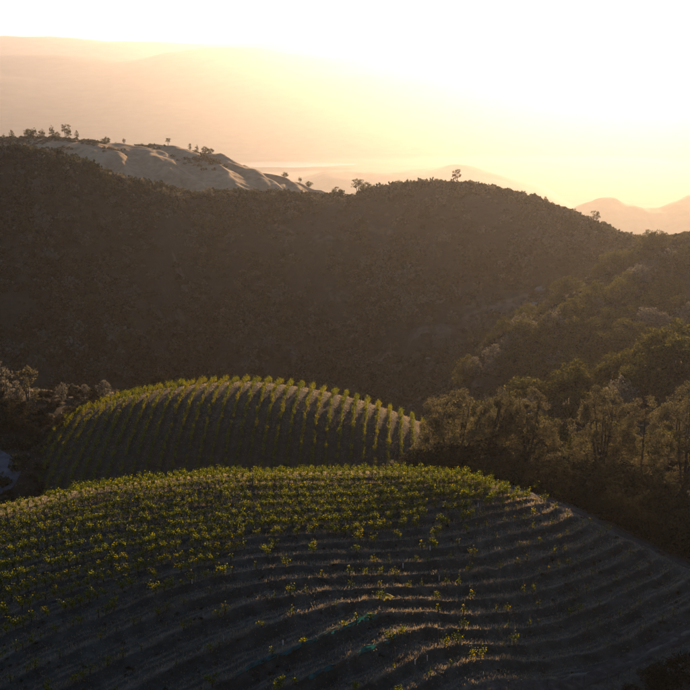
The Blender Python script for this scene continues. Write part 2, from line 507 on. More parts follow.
# left knoll and meadow behind the dome
P = [pix(*c) for c in [(0, 480, 226), (-60, 490, 226), (30, 470, 230), (0, 440, 244), (60, 430, 250), (100, 415, 262), (130, 403, 270), (160, 394, 276), (200, 393, 280), (240, 400, 284),
                       (30, 410, 258), (60, 405, 262), (-40, 412, 256), (0, 398, 266), (-80, 390, 268), (-120, 430, 250), (60, 450, 240), (110, 432, 254)]]
P += [np.array(v, float) for v in [(-70, 300, -84), (-40, 310, -88), (-110, 300, -82), (0, 320, -98), (-40, 440, -128), (-100, 430, -120), (0, 400, -122), (-150, 380, -105), (20, 330, -108), (-60, 215, -84), (-110, 215, -84)]]
P = np.array(P)
F_base = TPS(P[:, :2], P[:, 2], 1e-5)
def H_F(x, y): return F_base(x, y) + 1.2 * fbm(x * 0.04, y * 0.04, 4, 31)

# chaparral ridge across the valley
C_CREST = [(-160, 152, 590), (-60, 150, 592), (0, 153, 595), (30, 154, 600), (60, 163, 606), (100, 177, 618), (150, 190, 645), (200, 196, 670), (250, 196, 690), (290, 197, 700), (330, 200, 700),
                       (350, 198, 695), (380, 193, 685), (420, 189, 672), (460, 187, 662), (500, 193, 655), (540, 205, 645), (580, 221, 636), (620, 239, 628), (650, 249, 622), (720, 262, 615), (800, 250, 620)]
P = [pix(*c) for c in C_CREST] + behind(C_CREST) + [pix(*c) for c in [
                       (-60, 280, 520), (0, 280, 520), (80, 285, 540), (150, 290, 570), (200, 285, 600), (260, 280, 618), (330, 285, 618), (400, 275, 600), (460, 268, 592), (540, 285, 575), (600, 300, 565), (680, 310, 560), (800, 310, 560),
                       (-60, 380, 455), (0, 380, 455), (100, 385, 470), (200, 388, 495), (300, 392, 505), (370, 390, 500), (450, 385, 490), (560, 385, 480), (680, 380, 480), (800, 380, 480)]]
P += [np.array(v, float) for v in [(-300, 430, -128), (-150, 420, -128), (0, 430, -150), (150, 430, -150), (300, 430, -140)]]
P += [np.array([x, y, z], float) for x, y, z in [(-280, 700, -85), (-150, 730, -100), (-50, 800, -120), (50, 790, -115), (150, 760, -118), (300, 740, -120)]]
P = np.array(P)
C_base = TPS(P[:, :2], P[:, 2], 1e-5)
C_CX = np.array([pix(*c)[:2] for c in C_CREST])
def gully(x, y, s, w):
    u = fbm(x / w, y / (w * 3.0), 3, s)
    return 1 - 2 * np.abs(u) * 2
def H_C(x, y):
    x, y = np.asarray(x, float), np.asarray(y, float)
    yc = np.interp(x, C_CX[:, 0], C_CX[:, 1])
    face = smooth01(yc - y, 2, 60)
    return C_base(x, y) + face * (10.0 * gully(x, y, 41, 60.0) - 6.0 + 2.5 * gully(x + 0.3 * y, y, 47, 22.0)) + 1.0 * fbm(x * 0.06, y * 0.06, 4, 43)

# pale bare ridge behind it
E_CREST = [(-120, 150, 960), (-40, 143, 955), (0, 141, 950), (25, 139, 950), (60, 138, 950), (100, 142, 948), (150, 148, 942), (200, 154, 936), (240, 165, 930), (280, 181, 925), (320, 197, 918), (345, 205, 915), (420, 235, 905)]
P = [pix(*c) for c in E_CREST] + behind(E_CREST, 30, 5) + [pix(*c) for c in [
                       (0, 200, 825), (60, 200, 822), (150, 205, 818), (240, 215, 815), (320, 235, 812), (-120, 205, 825), (420, 270, 805)]]
P += [np.array([x, y, z], float) for x, y, z in [(-320, 1060, -110), (-150, 1060, -115), (0, 1060, -140), (100, 1040, -170), (-300, 750, -125), (-150, 750, -130), (0, 750, -140), (100, 750, -150)]]
P = np.array(P)
E_base = TPS(P[:, :2], P[:, 2], 1e-5)
def H_E(x, y):
    x, y = np.asarray(x, float), np.asarray(y, float)
    u = (x * 0.80 + (y - 940) * 0.60) / 30.0 + 0.5 * fbm(x * 0.02, y * 0.02, 2, 55)
    s = np.abs(u - np.floor(u) - 0.5) * 2
    return E_base(x, y) + (5.0 * (0.5 + 0.5 * np.cos(np.pi * s)) * (0.5 + vnoise(x * 0.03, y * 0.03, 58)) - 2.0) * (1 - smooth01(E_base(x, y), -82, -71)) + 2.2 * fbm(x * 0.05, y * 0.05, 5, 57) + 1.6 * (0.5 - np.abs(2 * (u * 2.7 + 0.6 * fbm(x * 0.05, y * 0.05, 3, 59) - np.floor(u * 2.7 + 0.6 * fbm(x * 0.05, y * 0.05, 3, 59))) - 1)) * (1 - smooth01(E_base(x, y), -80, -71))

# wooded hillside on the sun side and its lower spur
P = [pix(*c) for c in [(1000, 190, 560), (860, 200, 560), (780, 215, 562), (730, 226, 562), (690, 236, 562), (665, 241, 560), (640, 247, 555), (605, 268, 525), (560, 297, 482), (500, 337, 432), (450, 372, 392),
                       (690, 300, 475), (640, 335, 420), (580, 365, 390), (780, 300, 470), (900, 290, 470), (530, 385, 385)]]
P += [np.array(v, float) for v in [(200, 640, -110), (330, 640, -85), (110, 620, -130), (70, 540, -135), (40, 470, -130), (20, 400, -122), (150, 350, -95), (220, 350, -88), (90, 350, -100), (50, 350, -108)]]
P = np.array(P)
D_base = TPS(P[:, :2], P[:, 2], 1e-5)
def H_D(x, y): return D_base(x, y) + 2.5 * fbm(x * 0.03, y * 0.03, 4, 61) - 32.0 * (1 - smooth01(np.asarray(x, float), 20, 46)) ** 1.5
P = [pix(*c) for c in [(900, 305, 340), (780, 320, 336), (690, 340, 330), (640, 362, 320), (590, 382, 310), (540, 402, 300), (500, 425, 290)]]
P += [np.array(v, float) for v in [(150, 380, -100), (110, 370, -105), (70, 350, -108), (30, 320, -105), (45, 255, -84), (70, 250, -79), (95, 245, -76), (140, 250, -70), (20, 265, -95), (200, 250, -66), (200, 390, -90)]]
P = np.array(P)
S_base = TPS(P[:, :2], P[:, 2], 1e-5)
def H_S(x, y): return S_base(x, y) + 1.5 * fbm(x * 0.05, y * 0.05, 4, 71)

BY = [-50000, -200, 0, 40, 95, 130, 200, 300, 450, 700, 1200, 3000, 60000]
BZ = [-300, -8, -1.8, -29, -71, -84, -100, -125, -160, -200, -330, -900, -900]
def H_base(x, y):
    x, y = np.asarray(x, float), np.asarray(y, float)
    far = smooth01(y, 800, 3000)
    return np.interp(y, BY, BZ) + far * 60 * fbm(x * 0.0006, y * 0.0006, 3, 81) * (1 - smooth01(y, 7000, 9000)) + (1 - far) * 3 * fbm(x * 0.02, y * 0.02, 3, 82) * smooth01(np.hypot(x, y), 20, 60)

# each patch with the ground region it covers
PATCH = {
    'A': (H_A, -95, 95, 98, 240), 'B': (H_B, -62, 34, 203, 360), 'F': (H_F, -150, 22, 214, 440),
    'C': (H_C, -300, 300, 430, 800), 'E': (H_E, -320, 110, 750, 1060), 'D': (H_D, 22, 330, 350, 640), 'S': (H_S, 20, 205, 246, 390)}
def H_all(x, y, skip=''):
    x, y = np.broadcast_arrays(np.asarray(x, float), np.asarray(y, float))
    z = H_base(x, y)
    for k, (f, x0, x1, y0, y1) in PATCH.items():
        if k in skip: continue
        m = (x >= x0) & (x <= x1) & (y >= y0) & (y <= y1)
        if m.any():
            z = z.copy(); z[m] = np.maximum(z[m], f(x[m], y[m]))
    return z
def hit(px, py, y0=97, y1=1060, skip=''):
    return hitf(lambda x, y: H_all(x, y, skip), px, py, y0, y1, 0.75)

# ------------------------------------------------------------------ terrain meshes
def near_steps(a, b, n, p=1.0): return a + (b - a) * np.linspace(0, 1, n) ** p
xs = np.concatenate([-near_steps(1500, 50000, 30, 2.2)[::-1], np.arange(-1400, 1401, 50), near_steps(1500, 50000, 30, 2.2)])
ys = np.concatenate([[-50000, -10000, -2000, -500, -200, -100, -50, -20], np.arange(0, 130, 6), np.arange(130, 1300, 25), near_steps(1320, 50000, 130, 2.0)])
sheet('valley_floor', xs, ys, lambda X, Y: H_base(X, Y), M_PLAIN)
sheet('vineyard_hill', np.linspace(-95, 95, 640), np.concatenate([np.linspace(98, 172, 420), np.linspace(172.5, 240, 70)]), H_A, M_SOIL, {'straw': straw_A, 'wild': wild_A})
sheet('vineyard_dome_hill', np.linspace(-62, 34, 260), np.linspace(203, 360, 200), H_B, M_SOIL, {'straw': straw_B, 'wild': wild_lit_B})
sheet('meadow_slope', np.linspace(-150, 22, 120), np.linspace(214, 440, 150), H_F, M_MEADOW)
sheet('chaparral_ridge_hill', np.linspace(-300, 300, 300), np.linspace(430, 800, 190), H_C, M_SCRUB)
sheet('bare_ridge_hill', np.linspace(-320, 110, 320), np.linspace(750, 1060, 240), H_E, M_BARE)
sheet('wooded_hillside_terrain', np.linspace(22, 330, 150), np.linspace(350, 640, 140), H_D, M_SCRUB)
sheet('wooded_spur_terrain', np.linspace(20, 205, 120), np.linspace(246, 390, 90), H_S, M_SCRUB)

def far_ridge(name, prof, depth, seed, rough=0.12, n=240, zbase=-905, mat=M_FAR):
    """a long hill whose skyline passes through photo points (px, py) at distance Y"""
    px = np.array([p[0] for p in prof], float); py = np.array([p[1] for p in prof], float); Yc = np.array([p[2] for p in prof], float)
    u = np.linspace(px[0], px[-1], n)
    pts = np.array([pix(a, np.interp(a, px, py), np.interp(a, px, Yc)) for a in u])
    ker = np.hanning(9); ker /= ker.sum()
    zz = np.convolve(np.pad(pts[:, 2], 4, 'edge'), ker, 'valid')
    m = 36
    V = np.linspace(-1, 1, m)
    vv = []
    for v in V:
        hgt = (1 - np.abs(v) ** 1.5) ** 1.1
        x = pts[:, 0]; y = pts[:, 1] + v * depth
        nz = fbm(x / (depth * 0.45), y / (depth * 0.45), 5, seed)
        top = np.maximum(zz - zbase, 0)
        z = zbase + top * np.clip(hgt * (1 + rough * 2.2 * nz), 0, None) + (0.02 * top * nz)
        vv.append(np.stack([x, y, z], 1))
    me = mesh_from(name, np.concatenate(vv), grid_faces(n, m), 4, mat, True)
    return tag(link(name, me), kind='structure')

far_ridge('pink_ridge_hills', [(150, 235, 7600), (230, 215, 7600), (285, 184, 7600), (330, 168, 7600), (365, 171, 7600), (400, 170, 7600), (450, 166, 7600), (490, 175, 7600), (540, 188, 7600), (600, 215, 7600), (680, 245, 7600)], 900, 91)
far_ridge('sunward_ridge_hills', [(480, 250, 5200), (560, 222, 5200), (585, 208, 5200), (610, 200, 5200), (640, 203, 5200), (660, 206, 5200), (690, 196, 5200), (760, 180, 5200), (860, 190, 5200), (980, 240, 5200)], 700, 93)
far_ridge('middle_ridge_hills', [(330, 215, 9500), (420, 190, 9500), (500, 178, 9500), (560, 180, 9500), (640, 184, 9500), (720, 174, 9500), (900, 190, 9500)], 900, 95)
far_ridge('low_valley_hills', [(-300, 150, 13000), (-100, 128, 13000), (30, 122, 13000), (60, 106, 13000), (95, 98, 13000), (140, 108, 13000), (200, 122, 13000), (300, 126, 13000), (420, 118, 13000), (560, 128, 13000), (800, 120, 13000), (1000, 130, 13000)], 1500, 97)
far_ridge('hazy_mountains', [(-900, 80, 15500), (-300, 72, 15500), (0, 60, 15500), (120, 64, 15500), (250, 52, 15500), (345, 58, 15500), (480, 66, 15500), (690, 60, 15500), (1000, 70, 15500), (1600, 80, 15500)], 5000, 99, 0.1)
far_ridge('horizon_mountains', [(-1500, 46, 21000), (-600, 42, 21000), (-100, 40, 21000), (0, 38, 21000), (50, 36, 21000), (100, 38, 21000), (170, 40, 21000), (230, 38, 21000), (300, 42, 21000), (400, 44, 21000), (520, 44, 21000), (690, 46, 21000), (1200, 44, 21000), (2200, 48, 21000)], 6000, 101, 0.08)

# glossy water sheet standing in for a pale streak of low mist in the far valley
lk = []
for a in np.linspace(0, 2 * math.pi, 120, endpoint=False):
    r = 1 + 0.35 * float(fbm(np.array(math.cos(a) * 1.7 + 5), np.array(math.sin(a) * 1.7), 4, 111))
    c = pix(288 + 62 * r * math.cos(a), 164.6 + 2.6 * r * math.sin(a), 9700)
    d = c / c[2] * -880.0
    lk.append(d)
lk = np.array(lk)
me = bpy.data.meshes.new('mist_streak'); me.from_pydata([tuple(v) for v in lk], [], [list(range(len(lk)))]); me.materials.append(M_WATER)
tag(link('mist_streak', me), kind='structure')

# dirt roads laid over the front hill
def ribbon(name, pl, width, mat, lift=0.06, n=160, m=13, hf=None):
    pl = np.asarray(pl, float)
    seg = np.r_[0, np.cumsum(np.hypot(*np.diff(pl, axis=0).T))]
    s = np.linspace(0, seg[-1], n)
    ker = np.hanning(21); ker /= ker.sum()
    c = np.stack([np.interp(s, seg, pl[:, i]) for i in (0, 1)], 1)
    c = np.stack([np.convolve(np.pad(c[:, i], 10, 'edge'), ker, 'valid') for i in (0, 1)], 1)
    t = np.gradient(c, axis=0); t /= np.linalg.norm(t, axis=1, keepdims=True)
    nn = np.stack([-t[:, 1], t[:, 0]], 1)
    V = []
    for j in range(m):
        o = (j / (m - 1) - 0.5)
        wob = 0.25 * (vnoise(s * 0.5, s * 0 + j * 0.1, 7) - 0.5)
        p = c + nn * (o * width + wob * (abs(o) > 0.4))[:, None]
        z = (hf(p[:, 0], p[:, 1]) if hf else A_base(p[:, 0], p[:, 1]) + 0.5 * fbm(p[:, 0] * 0.06, p[:, 1] * 0.06, 2, 9)) + lift + 0.10
        z = z - 0.09 * np.exp(-((abs(o) - 0.27) / 0.08) ** 2) - 0.35 * (abs(o) > 0.49) + 0.05 * fbm(p[:, 0], p[:, 1], 3, 12)
        V.append(np.stack([p[:, 0], p[:, 1], z], 1))
    me = mesh_from(name, np.concatenate(V), grid_faces(n, m), 4, mat, True)
    return tag(link(name, me), kind='structure')
ribbon('dirt_road', ROAD_XY, 2.7, M_ROAD)
M_PALE_DIRT = ground_mat('pale_dirt', [(0.3, (0.07, 0.072, 0.07)), (0.7, (0.17, 0.17, 0.165))], 0.5, bump=0.15, bump_scale=2)
ft = [hitf(H_F, px, py, 216, 300) for px, py in [(-60, 500), (-25, 494), (2, 486), (10, 474), (6, 462), (-12, 452), (-40, 446)]]
ribbon('farm_track_path', [h[:2] for h in ft if h is not None], 4.5, M_PALE_DIRT, 0.1, hf=H_F)
ribbon('field_track_path', TRACK_XY, 2.3, M_ROAD, 0.05)

# ------------------------------------------------------------------ plant builders
def plant_meshes(name, seed, H, W, mat, stems=4, clumps=120, leaves=40, leaf=0.32, rc=0.9, base=0.25, fan=0.5, top=0.75, trunk_r=0.22, flat=0.8, nseg=6, bark=M_BARK, lean=0.0, split=False):
    """trunk mesh and crown mesh of one tree: fanned stems, twigs, and puffs of leaves in an uneven crown"""
    g = np.random.default_rng(seed)
    wood = Bag(); twigs = Bag() if split else wood; heads = []
    for s in range(stems):
        a = 2 * math.pi * (s + g.uniform(-.3, .3)) / stems
        r = W * 0.5 * fan * g.uniform(0.5, 1.0) * (0 if stems == 1 else 1)
        hh = H * g.uniform(0.80, 0.95) * (1 - 0.25 * (r / (W * 0.5)) ** 2)
        path = []
        for t in np.linspace(0, 1, 8):
            sp = t ** 0.8 if fan < 0.7 else t ** 0.65
            path.append([math.cos(a) * r * sp + 0.12 * g.normal() * t + lean * H * t, math.sin(a) * r * sp + 0.12 * g.normal() * t, hh * t - 0.3 * (t == 0)])
        path = np.array(path)
        r0 = trunk_r / math.sqrt(stems) * 1.25
        wood.tube(path, [r0 * (1 - 0.85 * t) for t in np.linspace(0, 1, 8)], nseg)
        heads.append(path)
    cc = []
    while len(cc) < clumps:
        th = g.uniform(0, 2 * math.pi); v = g.uniform(base, 1.0)
        # crown radius profile over height
        q = (v - base) / (1 - base)
        prof = (math.sin(math.pi * min(1, q * 0.5 / top + 0.10)) if q < top else math.cos((q - top) / (1 - top) * math.pi / 2 * 0.93)) ** flat
        if g.uniform() > max(prof, 0.12) ** 1.5: continue
        lob = 0.78 + 0.5 * float(vnoise(np.array(th * 1.6 + 3 * seed), np.array(v * 4.0), seed))
        rr = W * 0.5 * max(prof, 0.05) * lob * math.sqrt(g.uniform(0.12, 1.0))
        cc.append([math.cos(th) * rr + lean * H * v, math.sin(th) * rr, v * H])
    cc = np.array(cc)
    for c in cc[::2]:
        best = min(heads, key=lambda p: np.min(np.linalg.norm(p - c, axis=1) + 2.0 * np.maximum(p[:, 2] - c[2] + 0.4, 0)))
        i = int(np.argmin(np.linalg.norm(best - c, axis=1) + 2.0 * np.maximum(best[:, 2] - c[2] + 0.4, 0)))
        p0 = best[i]; mid = (p0 + c) / 2 + np.array([0, 0, -0.08 * np.linalg.norm(c - p0)])
        twigs.tube([p0, mid, c], [trunk_r * 0.18, trunk_r * 0.12, trunk_r * 0.05], 3)
    n = clumps * leaves
    who = np.repeat(np.arange(clumps), leaves)
    dirs = g.normal(size=(n, 3)); dirs /= np.linalg.norm(dirs, axis=1, keepdims=True)
    rad = rc * g.uniform(0.6, 1.25, clumps)[who] * g.uniform(0.25, 1.0, n) ** 0.5
    cent = cc[who] + dirs * rad[:, None] * np.array([1, 1, 0.8])
    v, f = leaf_quads(cent, leaf, g, 0.4)
    out = (wood.mesh(name + '_wood', bark), mesh_from(name + '_crown', v, f, 4, mat))
    return out + (twigs.mesh(name + '_twigs', bark),) if split else out

def place_plant(name, meshes, loc, rz, sc, label, cat, group=None, parts=('trunk', 'crown')):
    e = link(name, None, None, loc, rz, sc)
    e.empty_display_size = 0.5
    for pn, me in zip(parts, meshes):
        link(pn, me, e)
    return tag(e, label, cat, group)

ORD = ['', 'first', 'second', 'third', 'fourth', 'fifth', 'sixth', 'seventh', 'eighth', 'ninth', 'tenth', 'eleventh', 'twelfth', 'thirteenth', 'fourteenth', 'fifteenth',
       'sixteenth', 'seventeenth', 'eighteenth', 'nineteenth', 'twentieth']
TENS = {2: ('twenty', 'twentieth'), 3: ('thirty', 'thirtieth'), 4: ('forty', 'fortieth'), 5: ('fifty', 'fiftieth'), 6: ('sixty', 'sixtieth'), 7: ('seventy', 'seventieth')}
def ordinal(n):
    if n <= 20: return ORD[n]
    t, u = divmod(n, 10)
    return TENS[t][0] + '-' + ORD[u] if u else TENS[t][1]

# ------------------------------------------------------------------ grapevines on the front hill
def vine_meshes(seed, leaves, h=1.35, w=0.9, leaf=0.2):
    g = np.random.default_rng(seed)
    wood = Bag()
    hh = 0.62
    wood.tube([[0, 0, -0.15], [0.04 * g.normal(), 0.03, 0.3], [0.03, 0.0, hh]], [0.05, 0.04, 0.04], 5)
    cent = []
    for c in range(6):
        a = g.uniform(0, 2 * math.pi); r = g.uniform(0.3, 1.0) * w * 0.5
        tip = np.array([math.cos(a) * r * 1.25, math.sin(a) * r * 0.7, h * g.uniform(0.7, 1.1)])
        mid = np.array([tip[0] * 0.6, tip[1] * 0.6, hh + (tip[2] - hh) * 0.7])
        wood.tube([[0.03, 0, hh - 0.05], mid, tip], [0.022, 0.015, 0.008], 3)
        for q in range(max(1, leaves // 6)):
            t = g.uniform(0.15, 1.0)
            p = (np.array([0.03, 0, hh]) * (1 - t) + mid * t) if t < 0.5 else (mid * (1 - t) * 2 + tip * (t - 0.5) * 2) / ((1 - t) * 2 + (t - 0.5) * 2)
            cent.append(p + g.normal(size=3) * np.array([0.17, 0.15, 0.20]))
    v, f = leaf_quads(np.array(cent), leaf, g, 0.1, 0.9)
    st = Bag(); st.box((0.07, 0.05, 0.70), (0.045, 0.045, 1.8), 0.4)
    return wood.mesh('vine_wood', M_BARK), mesh_from('vine_leaves', v, f, 4, M_VINE), st.mesh('vine_stake', M_STAKE)

LUSH = [vine_meshes(300 + i, 288, 1.4, 1.6, 0.125) for i in range(6)]
SPARSE = [vine_meshes(330 + i, 96, 1.15, 1.1, 0.135) for i in range(5)]
YOUNG = [vine_meshes(350 + i, 36, 0.9, 0.6, 0.13) for i in range(4)]

def trace_row(k):
    X = np.arange(-62, 66, 0.15)
    Yg = np.arange(100, 178, 0.25)
    kk = K_row(X[:, None], Yg[None, :])           # falls with distance
    pts = []
    for i, x in enumerate(X):
        d = kk[i] - k
        j = np.where((d[:-1] >= 0) & (d[1:] < 0))[0]
        if len(j):
            j = j[-1]; pts.append((x, Yg[j] + 0.25 * d[j] / (d[j] - d[j + 1])))
    return np.array(pts)

vines, rest = [], []
row_paths = {}
gv = np.random.default_rng(77)
for k in range(-1, 18):
    pl = trace_row(k)
    if len(pl) < 5: continue
    row_paths[k] = pl
    seg = np.r_[0, np.cumsum(np.hypot(*np.diff(pl, axis=0).T))]
    s = gv.uniform(0, 1); px_last = 0
    while s < seg[-1]:
        x, y = np.interp(s, seg, pl[:, 0]), np.interp(s, seg, pl[:, 1])
        i = min(np.searchsorted(seg, s), len(pl) - 1)
        t = pl[i] - pl[i - 1] if i else pl[1] - pl[0]
        s += 0.95 if (k < 8 or px_last < 230) else 1.7
        if road_dist(x, y) < 3.2 or (len(TRACK_XY) and road_dist(x, y, TRACK_XY) < 2.2): continue
        z = float(A_base(np.array([x]), np.array([y]))[0])
        px, py = proj(x, y, z); px_last = px
        if px < -70 or px > 760 or py > 720: continue
        # crest rows are full, the shaded lower rows are gappy
        full = 1 - smooth01(k, 6.0, 10.5) + 0.25 * (1 - smooth01(px, 380, 460)) * (k < 9)
        right = float(smooth01(px, 400, 500))
        p_here = float(np.clip(0.40 + 0.56 * full, 0, 0.97)) * (1 - 0.25 * right * (k > 3))
        if k >= 9: p_here = 0.30 + 0.14 * right
        if 5 <= k < 13 and 230 < px < 470: p_here = min(p_here, 0.5 if k < 8 else 0.36)
        if k < 7 and px < 380: p_here = 0.97
        if k >= 7 and px < 230: p_here = float(0.92 - 0.62 * smooth01(k, 8, 13))
        if gv.uniform() > p_here: continue
        rec = dict(k=k, x=x + gv.normal() * 0.06, y=y + gv.normal() * 0.06, px=px, py=py, rz=math.atan2(t[1], t[0]) + gv.normal() * 0.2,
                   kind='lush' if gv.uniform() < (full * 0.95 if px > 230 else 1 - 0.8 * float(smooth01(k, 7, 12))) and right < 0.8 else ('young' if gv.uniform() < 0.45 + 0.4 * right else 'sparse'), sc=gv.uniform(0.66, 1.04))
        vis = 2 < px < 688 and py < 694
        (vines if vis else rest).append(rec)
# the 300 nearest whole rows become single plants, the far crest rows one mass
by_row = {}
for r_ in vines: by_row.setdefault(r_['k'], []).append(r_)
single, count = [], 0
for k in sorted(by_row, reverse=True):
    if count + len(by_row[k]) > 320: rest += by_row[k]; continue
    count += len(by_row[k]); single.append(k)
kmin = min(single) if single else 0
rest_ok = [k for k in by_row if k not in single]
WORD = {'lush': 'full leafy', 'sparse': 'sparse yellow-green', 'young': 'small thin dark'}
def ground_A(x, y): return float(H_A(np.array([x]), np.array([y]))[0])
rows_sorted = sorted(single)
for k in rows_sorted:
    lst = sorted(by_row[k], key=lambda r: r['px'])
    for n, r_ in enumerate(lst, 1):
        ms = random.choice({'lush': LUSH, 'sparse': SPARSE, 'young': YOUNG}[r_['kind']])
        lab = f"{WORD[r_['kind']]} grapevine, {ordinal(n)} from the left edge in vine row {ordinal(k + 1)} below the crest"
        place_plant('grapevine', (ms[0], ms[1], ms[2]), (r_['x'], r_['y'], ground_A(r_['x'], r_['y']) - 0.03), r_['rz'], r_['sc'], lab, 'grapevine', 'grapevines on the front vineyard slope', ('trunk', 'foliage', 'stake'))

def mesh_arrays(me):
    v = np.empty(len(me.vertices) * 3, np.float32); me.vertices.foreach_get('co', v)
    l = np.empty(len(me.loops), np.int32); me.loops.foreach_get('vertex_index', l)
    return v.reshape(-1, 3).astype(float), l.reshape(-1, 4)

def mass(name, protos, locs, rzs, scs, mats, label=None, cat=None):
    """many copies joined into one mesh; protos: list of tuples of meshes, one slot per material"""
    VA, FA, MI, n = [], [], [], 0
    arr = [[mesh_arrays(m) for m in p] for p in protos]
    gi = np.random.default_rng(len(locs))
    for c, a, s in zip(locs, rzs, scs):
        p = arr[gi.integers(len(arr))]
        ca, sa = math.cos(a), math.sin(a)
        M = np.array([[ca, sa, 0], [-sa, ca, 0], [0, 0, 1]])
        s = np.asarray(s, float)
        for mi, (v, f) in enumerate(p):
            w = (v * s) @ M + c
            VA.append(w); FA.append(f + n); MI.append(np.full(len(f), mi, np.int32)); n += len(w)
    me = mesh_from(name, np.concatenate(VA), np.concatenate(FA), 4)
    for m in mats: me.materials.append(m)
    me.polygons.foreach_set('material_index', np.concatenate(MI))
    o = link(name, me)
    return tag(o, label, cat, None, 'stuff')

if rest:
    locs = [(r_['x'], r_['y'], 0) for r_ in rest]
    zz = H_A(np.array([l[0] for l in locs]), np.array([l[1] for l in locs])) - 0.03
    locs = [(l[0], l[1], z) for l, z in zip(locs, zz)]
    mass('vine_foliage', LUSH, locs, [r_['rz'] for r_ in rest], [r_['sc'] for r_ in rest], [M_BARK, M_VINE, M_STAKE],
         'dense sunlit yellow-green grapevines covering the crest of the front hill', 'grapevines')
print('single vines', count, 'rows', single, 'mass', len(rest))

# ------------------------------------------------------------------ vine rows of the second dome: one object per row
gb = np.random.default_rng(88)
rowsB = []
LUSH_ARR = [[mesh_arrays(m) for m in p] for p in (LUSH[:4])]
for n in range(-30, 4):
    bag = Bag(); wood = Bag(); vis = 0
    xs0 = []
    for y in np.arange(214, 264, 1.2):
        x = (n * B_SP + y * math.sin(B_AZ)) / math.cos(B_AZ)
        z = float(H_B(np.array([x]), np.array([y]))[0])
        zf = float(H_F(np.array([x]), np.array([y]))[0])
        if zf > z + 0.2: continue
        if gb.uniform() < 0.10: continue
        xs0.append((x, y, z))
        p = LUSH_ARR[gb.integers(4)]
        a = math.pi / 2 - B_AZ + gb.normal() * 0.2; ca, sa = math.cos(a), math.sin(a)
        M = np.array([[ca, sa, 0], [-sa, ca, 0], [0, 0, 1]]); s = gb.uniform(0.65, 1.05)
        off = np.array([x + gb.normal() * 0.08, y, z - 0.03])
        s = np.array([1.15, 0.8, 1.0]) * s
        wood.add((p[0][0] * s) @ M + off, p[0][1])
        wood.add((p[2][0] * s) @ M + off, p[2][1])
        bag.add((p[1][0] * s) @ M + off, p[1][1])
    if len(xs0) < 6: continue
    rowsB.append((n, bag, wood, xs0[0]))
for i, (n, bag, wood, c0) in enumerate(rowsB, 1):
    e = link('vine_row', None, None, c0)
    for pn, b, m in (('foliage', bag, M_VINE), ('trunks', wood, M_BARK)):
        me = b.mesh('dome_row_' + pn, m)
        co, _ = mesh_arrays(me); me.vertices.foreach_set('co', np.ascontiguousarray(co - np.array(c0), np.float32).ravel()); me.update()
        tag(link(pn if pn == 'foliage' else 'vine_stems', me, e), kind='stuff')
    tag(e, f'straight vine row running up the second dome hill, {ordinal(i)} row from its left end', 'vine row', 'vine rows on the second dome hill')

# ------------------------------------------------------------------ white grow tubes, loose stakes, nets, post, fence
def tube_mesh():
    b = Bag()
    b.tube([[0, 0, -0.05], [0, 0, 0.55]], [0.06, 0.06], 8)
    b.tube([[0, 0, 0.55], [0, 0, 0.0]], [0.052, 0.052], 8)
    return b.mesh('grow_tube', M_TUBE), (lambda q: (q.box((0.085, 0, 0.35), (0.03, 0.03, 0.9)), q.mesh('tube_stake', M_STAKE))[1])(Bag())
TM = tube_mesh()
TUBES = [(415, 512, 'upper of a close pair near the crest shade'), (420, 511, 'lower of a close pair near the crest shade'), (469, 509, 'on the shaded crest slope, in the middle of the field'), (478, 507, 'on the shaded crest slope, just before a row end'),
         (541, 512, 'standing alone by the dirt road bend'), (430, 551, 'standing alone in the shaded middle rows'), (459, 543, 'upper one in the shaded middle rows'), (403, 567, 'beside the end of a sunlit row'),
         (439, 579, 'at the tip of the long sunlit strip'), (156, 579, 'among the sparse vines on the dim slope'), (192, 584, 'among sparse vines below the sunlit crest'), (283, 645, 'beside the turquoise net'), (415, 664, 'one of two near the bottom posts'), (427, 660, 'second of two near the bottom posts'),
         (481, 474, 'up at the brush edge above the road'), (209, 523, 'shining among the crest vines')]
for i, (px, py, lab) in enumerate(TUBES):
    h = hit(px, py, 100, 190)
    if h is None: continue
    place_plant('grow_tube', TM, (h[0], h[1], ground_A(h[0], h[1]) - 0.02), i * 1.3, 1.0, 'white plastic grow tube ' + lab, 'grow tube', 'white vine grow tubes', ('tube', 'stake'))

def stake_mesh(hh, w):
    b = Bag(); b.tube([[0, 0, -0.3], [0.01, 0, hh * 0.5], [0.02, 0.01, hh]], [w, w * 0.95, w * 0.9], 6); b.box((0.02, 0.01, hh), (w * 1.9, w * 1.9, 0.03))
    return b.mesh('post', M_STAKE)
TALL = stake_mesh(2.5, 0.07); SHORT = stake_mesh(1.9, 0.045)
h = hit(253, 492, 100, 190)
tag(link('end_post', TALL, None, (h[0], h[1], ground_A(h[0], h[1]))), 'tall dark post rising above the sunlit vines on the crest', 'post')
for i, (px, py) in enumerate([(405, 660), (410, 648), (434, 655), (438, 645), (466, 662), (467, 480), (470, 572), (610, 628), (395, 664), (330, 612), (505, 560), (357, 668)]):
    h = hit(px, py, 100, 190)
    if h is None: continue
    where = ['lowest of the posts beside the turquoise net end', 'behind the turquoise net end', 'on the terrace between two lit strips', 'taller of two on the lit strip', 'by the bright bottom strip', 'near the road at the crest', 'in the shaded middle rows',
             'by the field track', 'in front of the turquoise net', 'below the sunlit strips', 'in the dim rows under the road', 'beside the lower net'][i]
    tag(link('vine_stake', SHORT, None, (h[0], h[1], ground_A(h[0], h[1])), i, (1, 1, 0.85 + 0.03 * (i % 5))), 'bare wooden vine stake ' + where, 'stake', 'bare vine stakes')

